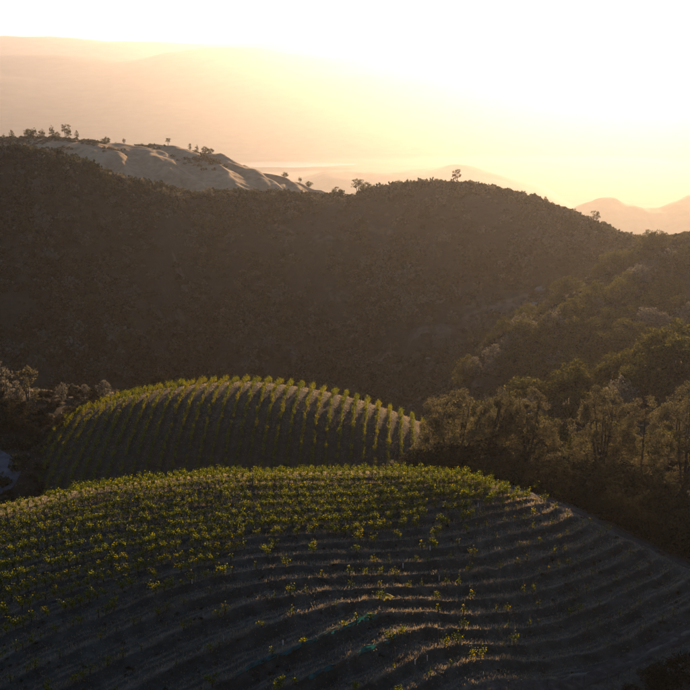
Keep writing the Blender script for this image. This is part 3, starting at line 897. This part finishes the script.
def net(name, k, px0, px1, mat, lab, seed):
    """a loose net slung low along a vine row: one wavy sheet of real mesh cells"""
    pl = row_paths[k]
    z = A_base(pl[:, 0], pl[:, 1]); px, py = proj(pl[:, 0], pl[:, 1], z)
    m = (px > px0) & (px < px1)
    p = pl[m][::2]
    n = len(p); g = np.random.default_rng(seed)
    u = np.arange(n)
    hgt = 0.25 + 0.85 * np.clip(vnoise(u * 0.16, u * 0, seed) - 0.35, 0, 1)
    V = []
    m_ = 9
    zg = H_A(p[:, 0], p[:, 1])
    for j in range(m_):
        t = j / (m_ - 1)
        a = (t - 0.5) * 2
        off = 0.42 * a * (0.5 + vnoise(u * 0.3, u * 0 + 3.3, seed + 1))
        zz = zg + 0.08 + hgt * (1 - abs(a) ** 1.6) + 0.10 * (vnoise(u * 0.7, u * 0 + j * 0.9, seed + 2) - 0.5)
        V.append(np.stack([p[:, 0], p[:, 1] + off, zz], 1))
    V = np.concatenate(V)
    # drop irregular cells so that the sheet reads as open, torn net
    f = grid_faces(n, m_)
    col = np.tile(np.arange(n - 1), m_ - 1)
    jj = np.repeat(np.arange(m_ - 1), n - 1)
    keep = (jj == 4) | (g.uniform(size=len(f)) < np.clip(1.7 * vnoise(col * 0.22, col * 0 + 0.5, seed + 9) - 0.35, 0.05, 0.85))
    me = mesh_from(name, V, f[keep], 4, mat)
    return tag(link(name, me), lab, 'net', 'vine nets')
net('vine_net', 14, 236, 378, M_NET, 'long turquoise bird net slung along a vine row on the dark slope', 5)
net('vine_net', 15, 308, 398, M_NET, 'lower turquoise net, shorter, lying along the next vine row', 6)
net('vine_net', 13, 383, 402, M_NETY, 'short yellowish net loop at the end of a sunlit row', 8)

# wire fence at the foot of the slope
fp = [h for h in (hit(px, py, 98, 150) for px, py in [(508, 692), (521, 691), (534, 691), (547, 690), (560, 689), (572, 687.5), (584, 686), (596, 684.5), (607, 683), (618, 681), (629, 679), (640, 676.5), (651, 673), (662, 669)]) if h is not None]
e = link('wire_fence', None, None, fp[0])
pm = stake_mesh(1.25, 0.05)
for i, h in enumerate(fp):
    q = h - fp[0]
    link('post', pm, e, (q[0], q[1], ground_A(h[0], h[1]) - fp[0][2] - 0.02), i * 0.7)
for hh in (0.45, 0.8, 1.1):
    b = Bag(); b.tube([[h[0] - fp[0][0], h[1] - fp[0][1], ground_A(h[0], h[1]) - fp[0][2] + hh] for h in fp], [0.004] * len(fp), 4)
    link('wire', b.mesh('wire', M_WIRE), e)
tag(e, 'low wire fence of dark wooden posts at the foot of the slope', 'fence')

# ------------------------------------------------------------------ dry grass over the front hill
gg = np.random.default_rng(99)
N = 240000
x, y = gg.uniform(-66, 70, N), gg.uniform(102, 176, N)
st = straw_A(x, y) * (0.3 + vnoise(x * 0.4, y * 0.4, 4))
kx = K_row(x, y); sfr = kx - np.floor(kx)
ok = (gg.uniform(size=N) < st * 0.9 + 0.22) & (road_dist(x, y) > 1.0 + 0.6 * vnoise(x, y, 6)) & (road_dist(x, y, TRACK_XY) > 0.8 + 0.6 * vnoise(x, y, 8))
x, y = x[ok], y[ok]
z = H_A(x, y)
n = len(x)
cent = np.repeat(np.stack([x, y, z + 0.08], 1), 3, 0) + gg.normal(size=(3 * n, 3)) * np.array([0.14, 0.14, 0.02])
d = gg.normal(size=(3 * n, 3)) * 0.5; d[:, 2] = 1; d /= np.linalg.norm(d, axis=1, keepdims=True)
L = (gg.uniform(0.04, 0.22, 3 * n) * np.repeat(0.5 + 1.3 * straw_A(x, y) * field_mask(x, y), 3))[:, None]
e_ = np.cross(d, gg.normal(size=(3 * n, 3))); e_ /= np.linalg.norm(e_, axis=1, keepdims=True)
root = cent - np.array([0, 0, 0.12]); tip = root + d * (L + 0.1)
v = np.stack([root - e_ * 0.024, root + e_ * 0.024, tip + e_ * 0.008, tip - e_ * 0.008], 1).reshape(-1, 3)
me = mesh_from('dry_grass', v, np.arange(len(v)).reshape(-1, 4), 4, M_GRASS)
tag(link('dry_grass', me), 'short dry straw grass growing between the vine rows', 'grass', None, 'stuff')

def grass_on(name, fun, x0, x1, y0, y1, n, seed, lab, dens, size=1.0):
    g = np.random.default_rng(seed)
    x, y = g.uniform(x0, x1, n), g.uniform(y0, y1, n)
    ok = g.uniform(size=n) < dens(x, y); x, y = x[ok], y[ok]; n = len(x)
    root = np.repeat(np.stack([x, y, fun(x, y) - 0.04], 1), 3, 0) + g.normal(size=(3 * n, 3)) * np.array([0.18, 0.18, 0.0])
    d = g.normal(size=(3 * n, 3)) * 0.5; d[:, 2] = 1; d /= np.linalg.norm(d, axis=1, keepdims=True)
    e = np.cross(d, g.normal(size=(3 * n, 3))); e /= np.linalg.norm(e, axis=1, keepdims=True)
    tip = root + d * g.uniform(0.2, 0.5, 3 * n)[:, None] * size
    v = np.stack([root - e * 0.05 * size, root + e * 0.05 * size, tip + e * 0.015, tip - e * 0.015], 1).reshape(-1, 3)
    return tag(link(name, mesh_from(name, v, np.arange(len(v)).reshape(-1, 4), 4, M_GRASS)), lab, 'grass', None, 'stuff')
grass_on('dome_grass', H_B, -62, 20, 212, 266, 32000, 101, 'dry grass between the vine rows of the second dome hill', lambda x, y: 0.2 + 0.8 * straw_B(x, y) * vnoise(x * 0.3, y * 0.3, 44), 0.55)
grass_on('meadow_grass', H_F, -145, 10, 216, 320, 16000, 103, 'dry grass over the meadow slope', lambda x, y: 0.1 + 0.6 * vnoise(x * 0.12, y * 0.12, 45), 0.8)

# ------------------------------------------------------------------ trees by the road (individual builds)
NEAR = [
    # px, base py, distance, height, width, label, kwargs
    (455, 462, 192, 11.6, 11.6, 'broad grey pine with many fanned stems, first of the row behind the road', dict(stems=6, fan=0.75, clumps=170, base=0.08, top=0.42)),
    (486, 462, 194, 11.2, 6.6, 'slender leaning pine between the two broad pines behind the road', dict(stems=3, fan=0.4, clumps=80, base=0.2, lean=0.22, top=0.45)),
    (528, 466, 196, 12.0, 9.0, 'dense egg-shaped pine with bushy flanks, standing alone mid row', dict(stems=4, fan=0.4, clumps=160, base=0.04, top=0.36)),
    (600, 474, 199, 14.0, 10.0, 'rounded tree with several straight dark trunks beside the road brush', dict(stems=5, fan=0.55, clumps=165, base=0.05, top=0.40)),
    (640, 474, 200, 13.0, 9.0, 'sparse thin tree with one leaning trunk between two broad trees', dict(stems=1, fan=0.0, clumps=75, base=0.06, top=0.40, trunk_r=0.2, lean=0.03)),
    (684, 492, 188, 17.0, 10.0, 'tallest tree at the edge of the picture with bare upright stems', dict(stems=6, fan=0.6, clumps=170, base=0.12, top=0.48)),
    (738, 500, 190, 13.0, 9.0, 'tree at the far end of the row behind the dirt road', dict(stems=4, fan=0.5, clumps=110, base=0.15)),
]
for i, (px, py, Y, H, W, lab, kw) in enumerate(NEAR):
    p = pix(px, py, Y)
    z = float(H_all(np.array([p[0]]), np.array([p[1]]))[0])
    H, W = H * 1.07, W * 1.07
    kw = dict(dict(leaves=170, leaf=0.21, rc=0.88, trunk_r=0.42), **kw)
    ms = plant_meshes('pine', 500 + i, H, W, M_PINE, split=True, **kw)
    t_ = place_plant('pine_tree', ms[:2], (p[0], p[1], z - 0.1), 0, 1.0, lab, 'tree', 'pines and oaks behind the dirt road')
    tag(link('branches', ms[2], [c for c in t_.children if c.name.startswith('trunk')][0]), kind='stuff')

# dark brush bank between the road and the trees
BUSH = [plant_meshes('bush', 540 + i, 2.2, 3.4, M_BUSH, stems=4, clumps=40, leaves=60, leaf=0.17, rc=0.5, base=0.12, fan=0.8, top=0.45, trunk_r=0.10) for i in range(5)]
BANK = []
for row, (dy0, n0, s0) in enumerate([(0, 19, 1.25), (4.5, 16, 1.7), (9.5, 15, 2.0)]):
    for j in range(n0):
        t = (j + 0.5 + 0.3 * gg.normal()) / n0
        px = 408 + t * 340
        i0 = np.array([r[0] for r in ROAD_PX]); Yr = np.interp(px, i0, [r[2] for r in ROAD_PX])
        Y = Yr + 5.5 + dy0 + 0.9 * gg.normal() + 4 * (t > 0.6) * row / 2
        x = (px - 345) / FPX * Y * 1.04
        BANK.append((px, x, Y, s0 * gg.uniform(0.75, 1.25) * (1.0 + 0.5 * float(smooth01(px, 570, 620))), row))
for row in range(3):
    for n, (px, x, Y, s, r_) in enumerate(sorted([b for b in BANK if b[4] == row]), 1):
        z = float(H_all(np.array([x]), np.array([Y]))[0])
        nm = ['low dark bush beside the dirt road', 'dark brush bush in the middle of the roadside bank', 'tall dark bush at the feet of the pines'][row]
        place_plant('bush', random.choice(BUSH), (x, Y, z - 0.15), gg.uniform(0, 6.28), (s, s, s * gg.uniform(0.7, 1.05)), f'{nm}, {ordinal(n)} from the vineyard crest', 'bush', 'brush bank behind the dirt road', ('stems', 'crown'))
# bushes at the bottom corner
for px, py, s, lab in [(655, 688, 1.15, 'dark round bush at the end of the wire fence'), (684, 684, 1.5, 'large dark bush in the bottom corner by the field track'), (668, 702, 1.2, 'dark bush cut by the bottom edge of the picture'), (632, 697, 0.7, 'small dark bush in front of the wire fence')]:
    h = hit(px, py, 97, 150)
    if h is None: continue
    place_plant('bush', random.choice(BUSH), (h[0], h[1], h[2] - 0.15), px, s, lab, 'bush', None, ('stems', 'crown'))

# ------------------------------------------------------------------ trees on the slopes: shared tree kinds
OAKS = [plant_meshes('oak', 560 + i, 7.0, 7.4, M_OAK, stems=3, clumps=66, leaves=44, leaf=0.42, rc=1.0, base=0.15, fan=0.6, top=0.45, trunk_r=0.3, nseg=5) for i in range(5)]
PALES = [plant_meshes('pale', 570 + i, 7.0, 6.0, M_PALE, stems=4, clumps=56, leaves=24, leaf=0.5, rc=0.9, base=0.12, fan=0.6, top=0.5, trunk_r=0.26, nseg=5) for i in range(3)]
CONES = [plant_meshes('cone', 580 + i, 10.0, 4.2, M_PINE, stems=1, clumps=44, leaves=20, leaf=0.55, rc=0.75, base=0.14, fan=0, top=0.2, trunk_r=0.26, nseg=5) for i in range(4)]
AIRY = [plant_meshes('airy', 590 + i, 10.0, 6.4, M_PINE, stems=3, clumps=34, leaves=22, leaf=0.55, rc=0.85, base=0.38, fan=0.6, top=0.6, trunk_r=0.3, nseg=5) for i in range(3)]
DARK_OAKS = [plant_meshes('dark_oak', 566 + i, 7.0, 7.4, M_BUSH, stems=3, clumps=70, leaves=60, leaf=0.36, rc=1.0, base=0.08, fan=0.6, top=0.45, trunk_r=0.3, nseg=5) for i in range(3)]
KIND = {'oak': (OAKS, 7.0, 'oak_tree'), 'pale': (PALES, 7.0, 'pale_tree'), 'cone': (CONES, 10.0, 'conifer_tree'), 'airy': (AIRY, 10.0, 'pine_tree')}

def tree_at(px, py, hpx, kind, lab, group, skip='', y0=97, wid=1.0):
    h = hit(px, py, y0, 1060, skip)
    if h is None: print('no ground', px, py, lab); return
    protos, H0, nm = KIND[kind]
    s = hpx * h[1] / FPX / H0 * 1.03
    place_plant(nm, random.choice(protos), (h[0], h[1], h[2] - 0.15 * s), gg.uniform(0, 6.28), (s * wid, s * wid, s), lab, 'tree', group)

def skyline(px, fun, hpx, kind, lab, group, y0, y1, wid=1.0, sink=0.02):
    """tree standing on the skyline of a ridge"""
    a = (px - 345) / FPX
    Y = np.arange(y0, y1, 1.0); X = a * Y * 1.0
    z = fun(X, Y)
    i = int(np.argmin(proj(X, Y, z)[1]))
    x = a * (Y[i] * CP - z[i] * SP)
    z0 = float(fun(np.array([x]), np.array([Y[i]]))[0])
    protos, H0, nm = KIND[kind]
    s = hpx * Y[i] / FPX / H0
    place_plant(nm, random.choice(protos), (x, Y[i], z0 - sink * H0 * s), gg.uniform(0, 6.28), (s * wid, s * wid, s), lab, 'tree', group)

G = 'trees along the bare pale ridge'
for px, hp, kd, w, lab in [
    (4, 8, 'cone', 1.3, 'small dark conifer at the very edge of the pale ridge top'), (12, 11, 'cone', 1.2, 'dark pointed conifer near the edge of the ridge'),
    (29, 10, 'oak', 1.1, 'bushy dark tree starting the clump on the ridge top'), (34, 13, 'cone', 1.3, 'pointed conifer within the ridge-top clump'), (42, 12, 'cone', 1.5, 'broad conifer at the end of the ridge-top clump'),
    (52, 17, 'cone', 0.8, 'slim pointed conifer alone above the ridge-top clump'), (57, 8, 'oak', 1.0, 'low round bush-like tree beneath the slim conifer on the ridge'), (66, 18, 'airy', 0.9, 'tall airy pine, tallest on the pale ridge'), (69, 15, 'cone', 0.9, 'conifer standing against the tallest airy pine on the ridge'),
    (77, 12, 'cone', 0.9, 'lone narrow conifer at the end of the tall ridge group'), (106, 8, 'oak', 1.3, 'dark low round tree in the middle of the pale ridge'), (124, 7, 'cone', 1.3, 'small pointed tree on the pale ridge before the bare stretch'),
    (168, 10, 'airy', 1.2, 'lone open-crowned tree standing clear on the pale ridge'), (190, 8, 'cone', 1.3, 'first small conifer of the group on the falling ridge'), (197, 9, 'cone', 1.2, 'middle conifer of the group on the falling ridge'), (205, 8, 'oak', 1.0, 'rounded last tree of the group on the falling ridge'), (211, 6, 'oak', 1.1, 'tiny bush-like tree just past the falling ridge group'),
    (285, 6, 'oak', 1.2, 'low dark tree near the foot of the falling ridge'), (300, 8, 'cone', 1.2, 'small conifer where the pale ridge meets the dark ridge'), (309, 7, 'oak', 1.1, 'round small tree at the foot of the pale ridge')]:
    skyline(px, H_E, hp * 0.85, kd, lab, G, 800, 1000, w)
G = 'trees on the dark ridge skyline'
for px, hp, kd, w, lab in [
    (337, 8, 'oak', 1.1, 'small round tree on the dark ridge saddle'), (358, 14, 'airy', 1.2, 'dark airy tree, larger of the pair above the saddle'), (367, 9, 'oak', 1.0, 'round tree, smaller of the pair above the saddle'), (398, 7, 'oak', 1.4, 'low spreading bush-like tree on the rising dark ridge'),
    (457, 13, 'airy', 0.9, 'lone small tree on top of the dark rounded summit'), (595, 12, 'airy', 0.9, 'lone tree on the falling sunward shoulder of the dark ridge'), (470, 5, 'oak', 1.1, 'tiny shrubby tree beside the summit tree')]:
    skyline(px, H_C, hp * 1.35, kd, lab, G, 540, 760, w)

gc = np.random.default_rng(123)
CT = []
for cx, cy, n_, sx, sy in [(30, 225, 12, 22, 26), (95, 300, 10, 40, 30), (140, 345, 9, 45, 22), (215, 240, 8, 30, 25), (265, 320, 8, 35, 30), (345, 250, 9, 35, 30), (420, 250, 8, 35, 25), (400, 335, 9, 40, 22), (480, 320, 8, 22, 25), (545, 255, 6, 30, 18)]:
    for q in range(n_): CT.append((cx + gc.normal() * sx * 0.6, cy + gc.normal() * sy * 0.6, gc.uniform(8, 16), ['pale', 'oak', 'airy', 'pale', 'cone'][gc.integers(5)]))
WHERE = ['on the shoulder at the picture edge', 'low on the shaded far slope', 'at the foot of the shaded bowl', 'high in the shaded bowl', 'in the lower shaded bowl', 'below the ridge saddle', 'under the rounded summit', 'above the dome vineyard end', 'on the lower sunward flank', 'high on the glowing sunward flank']
cnt = {}
sizes = [12, 10, 9, 8, 8, 9, 8, 9, 8, 6]
ci = [g_ for g_, n_ in enumerate(sizes) for _ in range(n_)]
for g_ in range(10):
    grp = sorted([c for c, q in zip(CT, ci) if q == g_])
    for n_, (px, py, hp, kd) in enumerate(grp, 1):
        nm = {'pale': 'pale round tree', 'oak': 'dark round tree', 'airy': 'open-crowned tree', 'cone': 'narrow tree'}[kd]
        tree_at(px, py, hp, kd, f'{nm} {WHERE[g_]}, {ordinal(n_)} from its left end', 'scattered trees on the chaparral ridge', 'ABFDS', 432, 1.1)

# left side: meadow trees and knoll bushes
G = 'trees round the meadow behind the dome hill'
for px, py, hp, kd, w, lab in [
    (1, 400, 40, 'pale', 0.8, 'tall pale tree cut by the picture edge above the meadow'), (28, 404, 42, 'airy', 0.7, 'tall grey airy tree behind the meadow'), (17, 402, 22, 'pale', 0.9, 'grey rounded tree beside the tall meadow tree'), (35, 403, 15, 'cone', 1.5, 'small pale pointed tree at the meadow edge'),
    (62, 400, 18, 'pale', 0.7, 'dim narrow grey tree at the far meadow edge'), (84, 398, 14, 'pale', 0.9, 'small pale round tree behind the knoll bushes'), (103, 398, 18, 'pale', 1.0, 'wide grey tree clump behind the knoll bushes'), (50, 421, 9, 'pale', 1.0, 'tiny pale shrub tree in the brown meadow')]:
    tree_at(px, py, hp, kd, lab, G, 'AB', 215, w)
for px, yt, Y, w, lab in [
    (14, 398, 250, 1.2, 'big dark round oak with a lit flank near the picture edge'), (-8, 394, 252, 1.2, 'dark oak mostly outside the picture edge'), (86, 402, 264, 1.0, 'round oak with yellowish top on the knoll'),
    (70, 414, 258, 1.4, 'low dark oak scrub on the meadow side of the knoll'), (104, 397, 268, 1.1, 'dark oak beside the yellowish oak on the knoll'), (122, 392, 272, 1.1, 'middle dark oak on the knoll'), (139, 384, 277, 1.0, 'dense dark oak before the biggest knoll oak'),
    (158, 373, 282, 1.2, 'biggest dark round oak on top of the knoll'), (177, 379, 284, 1.1, 'dark oak against the vineyard dome edge'), (46, 420, 252, 1.4, 'low oak scrub below the meadow'), (95, 412, 260, 1.3, 'oak scrub on the near flank of the knoll'),
    (60, 428, 250, 1.4, 'low scrub oak above the pale track corner'), (118, 404, 266, 1.4, 'flat scrub oak above the dome vines'), (52, 397, 270, 1.5, 'added dark scrub oak covering lit meadow top below the grey trees'), (66, 396, 272, 1.5, 'added dark scrub oak covering lit meadow top between grey trees'), (22, 396, 268, 1.4, 'added dark scrub oak over lit ground under the tall grey tree'), (38, 398, 266, 1.5, 'added dark scrub oak over lit ground beside the pale pointed tree'), (78, 396, 272, 1.4, 'added dark scrub oak over lit ground where the knoll starts'), (92, 394, 274, 1.4, 'added dark scrub oak over lit ground behind the yellowish knoll oak'), (54, 408, 260, 1.5, 'added dark scrub oak over lit ground low in the meadow'), (2, 399, 266, 1.4, 'added dark scrub oak over lit ground at the foot of the tall pale edge tree'), (33, 426, 246, 1.2, 'small dark oak scrub above the pale farm track')]:  # the dark scrub oaks are added to cover sunlit meadow ground
    p = pix(px, yt, Y); z = float(H_all(np.array([p[0]]), np.array([p[1]]))[0])
    sz = max((p[2] - z) / 7.0, 0.3)
    place_plant('oak_tree', random.choice(DARK_OAKS), (p[0], p[1], z - 0.2 * sz), gg.uniform(0, 6.28), (sz * w, sz * w, sz), lab, 'tree', G)

# wooded hillside: trees along crest lines and across the faces
def line_trees(pts, n, hpx, kinds, lab, group, skip, y0, jit=5, seed=0):
    g = np.random.default_rng(seed)
    P_ = np.array(pts, float); s = np.r_[0, np.cumsum(np.hypot(*np.diff(P_, axis=0).T))]
    for i in range(n):
        t = (i + 0.5 + 0.25 * g.normal()) / n * s[-1]
        px, py = np.interp(t, s, P_[:, 0]) + g.normal() * 2, np.interp(t, s, P_[:, 1]) + g.normal() * jit
        kd = kinds[g.integers(len(kinds))]
        tree_at(px, py, hpx * g.uniform(0.7, 1.3), kd, lab.format(ordinal(i + 1)), group, skip, y0, g.uniform(0.9, 1.25))
GD, GS = 'trees of the sunward wooded hillside', 'trees of the lower wooded spur'
line_trees([(690, 243), (660, 250), (630, 262), (600, 276), (560, 300), (520, 328), (480, 352)], 24, 17, ['oak', 'oak', 'oak', 'airy'], '{} oak down the crest line of the sunward hillside', GD, 'SA', 350, 3, 1)
line_trees([(525, 345), (485, 370), (448, 390)], 9, 20, ['oak', 'oak', 'pale'], '{} tree down the nose of the sunward hillside', GD, 'SA', 350, 6, 9)
line_trees([(690, 268), (640, 285), (600, 305), (560, 332), (510, 362)], 20, 21, ['oak', 'oak', 'pale'], '{} tree down the second tier of the sunward hillside', GD, 'SA', 350, 5, 2)
line_trees([(690, 295), (640, 312), (600, 335), (560, 358), (520, 380)], 18, 22, ['oak'], '{} oak down the third tier of the sunward hillside', GD, 'SA', 350, 5, 3)
line_trees([(690, 320), (650, 335), (610, 355), (570, 378), (530, 395)], 15, 24, ['oak', 'oak', 'pale'], '{} tree down the fourth tier above the spur', GD, 'SA', 340, 4, 4)
line_trees([(690, 352), (650, 368), (610, 384), (570, 400), (525, 415)], 14, 32, ['oak', 'pale', 'oak'], '{} tree down the crest of the wooded spur', GS, 'A', 246, 4, 5)
line_trees([(690, 385), (650, 395), (610, 408), (570, 420), (520, 432), (440, 440)], 13, 34, ['oak', 'oak', 'pale'], '{} tree down the near face of the wooded spur', GS, 'A', 225, 4, 6)
line_trees([(752, 474), (690, 468), (650, 462), (610, 460), (560, 458), (500, 455), (440, 452)], 13, 36, ['oak'], '{} filler tree in the shaded row behind the roadside pines', 'filler trees hidden behind the roadside pines', '', 203, 2, 7)  # row filled in to stop low sun leaking between the pines
tree_at(689, 232, 9, 'cone', 'small pointed conifer on the sunward skyline at the picture edge', GD, 'SA', 350, 1.2)

# ------------------------------------------------------------------ chaparral and undergrowth as masses
def shrub_proto(seed, n=46, leaf=0.62, mat=M_SHRUB):
    g = np.random.default_rng(seed)
    d = g.normal(size=(n, 3)); d[:, 2] = np.abs(d[:, 2]); d /= np.linalg.norm(d, axis=1, keepdims=True)
    c = d * g.uniform(0.45, 1.0, (n, 1)) * np.array([1.1, 1.1, 0.95]) * (0.8 + 0.4 * g.uniform(size=(n, 1)))
    v, f = leaf_quads(c, leaf, g, 0.3, 0.8)
    return (mesh_from('shrub', v, f, 4, mat),)
SHR = [shrub_proto(700 + i, 120, 0.40) for i in range(6)]
SHR_COL = bpy.data.collections.new('shrub_kinds')          # source shapes, not part of the scene itself
for i, p in enumerate(SHR): SHR_COL.objects.link(bpy.data.objects.new('shrub', p[0]))

def scatter_nodes():
    ng = bpy.data.node_groups.new('scatter_shrubs', 'GeometryNodeTree')
    ng.interface.new_socket('Geometry', in_out='INPUT', socket_type='NodeSocketGeometry')
    ng.interface.new_socket('Geometry', in_out='OUTPUT', socket_type='NodeSocketGeometry')
    N_, L_ = ng.nodes.new, ng.links.new
    gi, go = N_('NodeGroupInput'), N_('NodeGroupOutput')
    iop = N_('GeometryNodeInstanceOnPoints'); ci = N_('GeometryNodeCollectionInfo')
    ci.inputs['Collection'].default_value = SHR_COL
    ci.inputs['Separate Children'].default_value = True
    ci.inputs['Reset Children'].default_value = True
    def attr(nm, tp):
        a = N_('GeometryNodeInputNamedAttribute'); a.data_type = tp; a.inputs['Name'].default_value = nm
        return a.outputs['Attribute']
    iop.inputs['Pick Instance'].default_value = True
    L_(gi.outputs[0], iop.inputs['Points']); L_(ci.outputs[0], iop.inputs['Instance'])
    L_(attr('kind_index', 'INT'), iop.inputs['Instance Index'])
    L_(attr('turn', 'FLOAT_VECTOR'), iop.inputs['Rotation'])
    L_(attr('size', 'FLOAT_VECTOR'), iop.inputs['Scale'])
    L_(iop.outputs[0], go.inputs[0])
    return ng
SCATTER_NG = scatter_nodes()

def scatter_mass(name, locs, rzs, scs, lab, cat):
    me = bpy.data.meshes.new(name)
    n = len(locs)
    me.vertices.add(n); me.vertices.foreach_set('co', np.ascontiguousarray(locs, np.float32).ravel())
    tu = np.zeros((n, 3), np.float32); tu[:, 2] = rzs
    me.attributes.new('turn', 'FLOAT_VECTOR', 'POINT').data.foreach_set('vector', tu.ravel())
    me.attributes.new('size', 'FLOAT_VECTOR', 'POINT').data.foreach_set('vector', np.ascontiguousarray(scs, np.float32).ravel())
    me.attributes.new('kind_index', 'INT', 'POINT').data.foreach_set('value', (np.arange(n) % len(SHR)).astype(np.int32))
    me.materials.append(M_SHRUB)
    o = link(name, me)
    md = o.modifiers.new('scatter', 'NODES'); md.node_group = SCATTER_NG
    return tag(o, lab, cat, None, 'stuff')

def scatter(name, fun, x0, x1, y0, y1, n, smin, smax, seed, lab, dens=None, above=None):
    g = np.random.default_rng(seed)
    x, y = g.uniform(x0, x1, n), g.uniform(y0, y1, n)
    z = fun(x, y)
    px, py = proj(x, y, z)
    ok = (px > -60) & (px < 750)
    if above is not None: ok &= H_all(x, y) <= z + 0.6
    if dens is not None: ok &= g.uniform(size=n) < dens(x, y)
    x, y, z = x[ok], y[ok], z[ok]
    s = smin + (smax - smin) * g.uniform(0, 1, len(x)) ** 1.8; s = s * (0.75 + 0.6 * vnoise(x * 0.03, y * 0.03, seed))
    zs = g.uniform(0.7, 1.15, len(x))
    print(name, len(x))
    return scatter_mass(name, np.stack([x, y, z - 0.1], 1), g.uniform(0, 6.28, len(x)), np.stack([s, s, s * zs], 1), lab, 'shrubs')
scatter('chaparral_shrubbery', H_C, -290, 290, 440, 715, 30000, 0.8, 4.2, 801, 'dense dark chaparral covering the ridge across the valley', lambda x, y: np.clip(0.55 + 0.9 * (0.35 - gully(x, y, 41, 60.0)) + 2.6 * (vnoise(x * 0.05, y * 0.05, 803) - 0.5) + 0.8 * smooth01(y - np.interp(x, C_CX[:, 0], C_CX[:, 1]), -45, -8), 0.12, 1), True)  # thicker growth in gullies also stands in for shade in the folds
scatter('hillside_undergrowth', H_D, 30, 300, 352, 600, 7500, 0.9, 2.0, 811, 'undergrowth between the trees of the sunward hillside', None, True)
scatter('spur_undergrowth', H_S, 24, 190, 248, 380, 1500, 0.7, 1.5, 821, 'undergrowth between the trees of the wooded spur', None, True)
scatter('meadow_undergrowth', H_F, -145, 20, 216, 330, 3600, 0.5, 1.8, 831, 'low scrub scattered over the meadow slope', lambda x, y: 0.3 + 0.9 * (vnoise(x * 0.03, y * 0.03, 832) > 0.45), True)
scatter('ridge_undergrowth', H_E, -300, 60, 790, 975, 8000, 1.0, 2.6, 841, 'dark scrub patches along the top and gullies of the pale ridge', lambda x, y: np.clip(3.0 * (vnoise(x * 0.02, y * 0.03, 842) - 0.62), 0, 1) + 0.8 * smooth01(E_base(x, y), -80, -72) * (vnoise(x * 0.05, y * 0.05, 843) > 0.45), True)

def saddle_d(x, y):
    side = np.interp(x, ROAD_XY[:, 0], ROAD_XY[:, 1])
    return smooth01(y, side + 4, side + 8) * 0.9
scatter('saddle_undergrowth', H_A, 6, 94, 172, 239, 2600, 0.7, 1.7, 851, 'thick dark undergrowth filling the saddle behind the roadside trees', saddle_d, True)

scatter('slope_weeds', H_A, -64, 66, 104, 172, 9000, 0.10, 0.34, 861, 'low dark weeds along the terrace banks of the front hill', lambda x, y: np.clip(0.15 + vnoise(x * 0.25, y * 0.25, 862) * field_mask(x, y) * (np.abs(K_row(x, y) - np.floor(K_row(x, y)) - 0.2) < 0.25), 0, 1) * (road_dist(x, y) > 1.6), None)

# pale rocks breaking through the scrub on the far ridge
def rock_mesh(seed):
    g = np.random.default_rng(seed)
    b = Bag()
    th = np.linspace(0, 2 * math.pi, 9)[:-1]
    rings = []
    for j, (r, zz) in enumerate([(1.0, -0.3), (1.05, 0.15), (0.75, 0.55), (0.3, 0.75)]):
        rings.append(np.stack([np.cos(th) * r * g.uniform(0.75, 1.2, 8), np.sin(th) * r * g.uniform(0.75, 1.2, 8), zz + g.uniform(-.1, .1, 8)], 1))
    V = np.concatenate(rings); F = []
    for j in range(3):
        for k in range(8): F.append([j * 8 + k, j * 8 + (k + 1) % 8, (j + 1) * 8 + (k + 1) % 8, (j + 1) * 8 + k])
    F += [[24, 25, 26, 27], [24, 27, 28, 31], [28, 29, 30, 31]]
    return mesh_from('rock', V, np.array(F), 4, M_ROCK)
RK = [rock_mesh(900 + i) for i in range(4)]
for i, (px, py, s, lab) in enumerate([(541, 290, 2.6, 'pale orange rock outcrop showing at the foot of the glowing ridge'), (535, 305, 2.2, 'pale flat rock below the glowing outcrop'), (437, 344, 2.4, 'pale rock, upper one on the bare spur face'), (446, 352, 2.0, 'pale rock, lower one on the bare spur face'), (428, 360, 1.8, 'small pale rock left of the spur rocks')]):
    h = hit(px, py, 97, 800)
    if h is not None:
        tag(link('rock', RK[i % 4], None, (h[0], h[1], h[2]), i, (s, s, s * 0.8)), lab, 'rock')

# ------------------------------------------------------------------ the air: one closed box of haze
HAZE_D, HAZE_G = 5.7e-5, 0.74
b = Bag()
b.box((0, 0, (70 - 960) / 2), (100400, 100400, 70 + 960))
M_HAZE, nt, out = new_mat('haze')
pv = nt.nodes.new('ShaderNodeVolumePrincipled')
pv.inputs['Color'].default_value = (0.46, 0.475, 0.52, 1)
pv.inputs['Density'].default_value = HAZE_D
pv.inputs['Anisotropy'].default_value = HAZE_G
nt.links.new(pv.outputs[0], out.inputs['Volume'])
hz = link('haze', b.mesh('haze', M_HAZE))
tag(hz, kind='stuff')
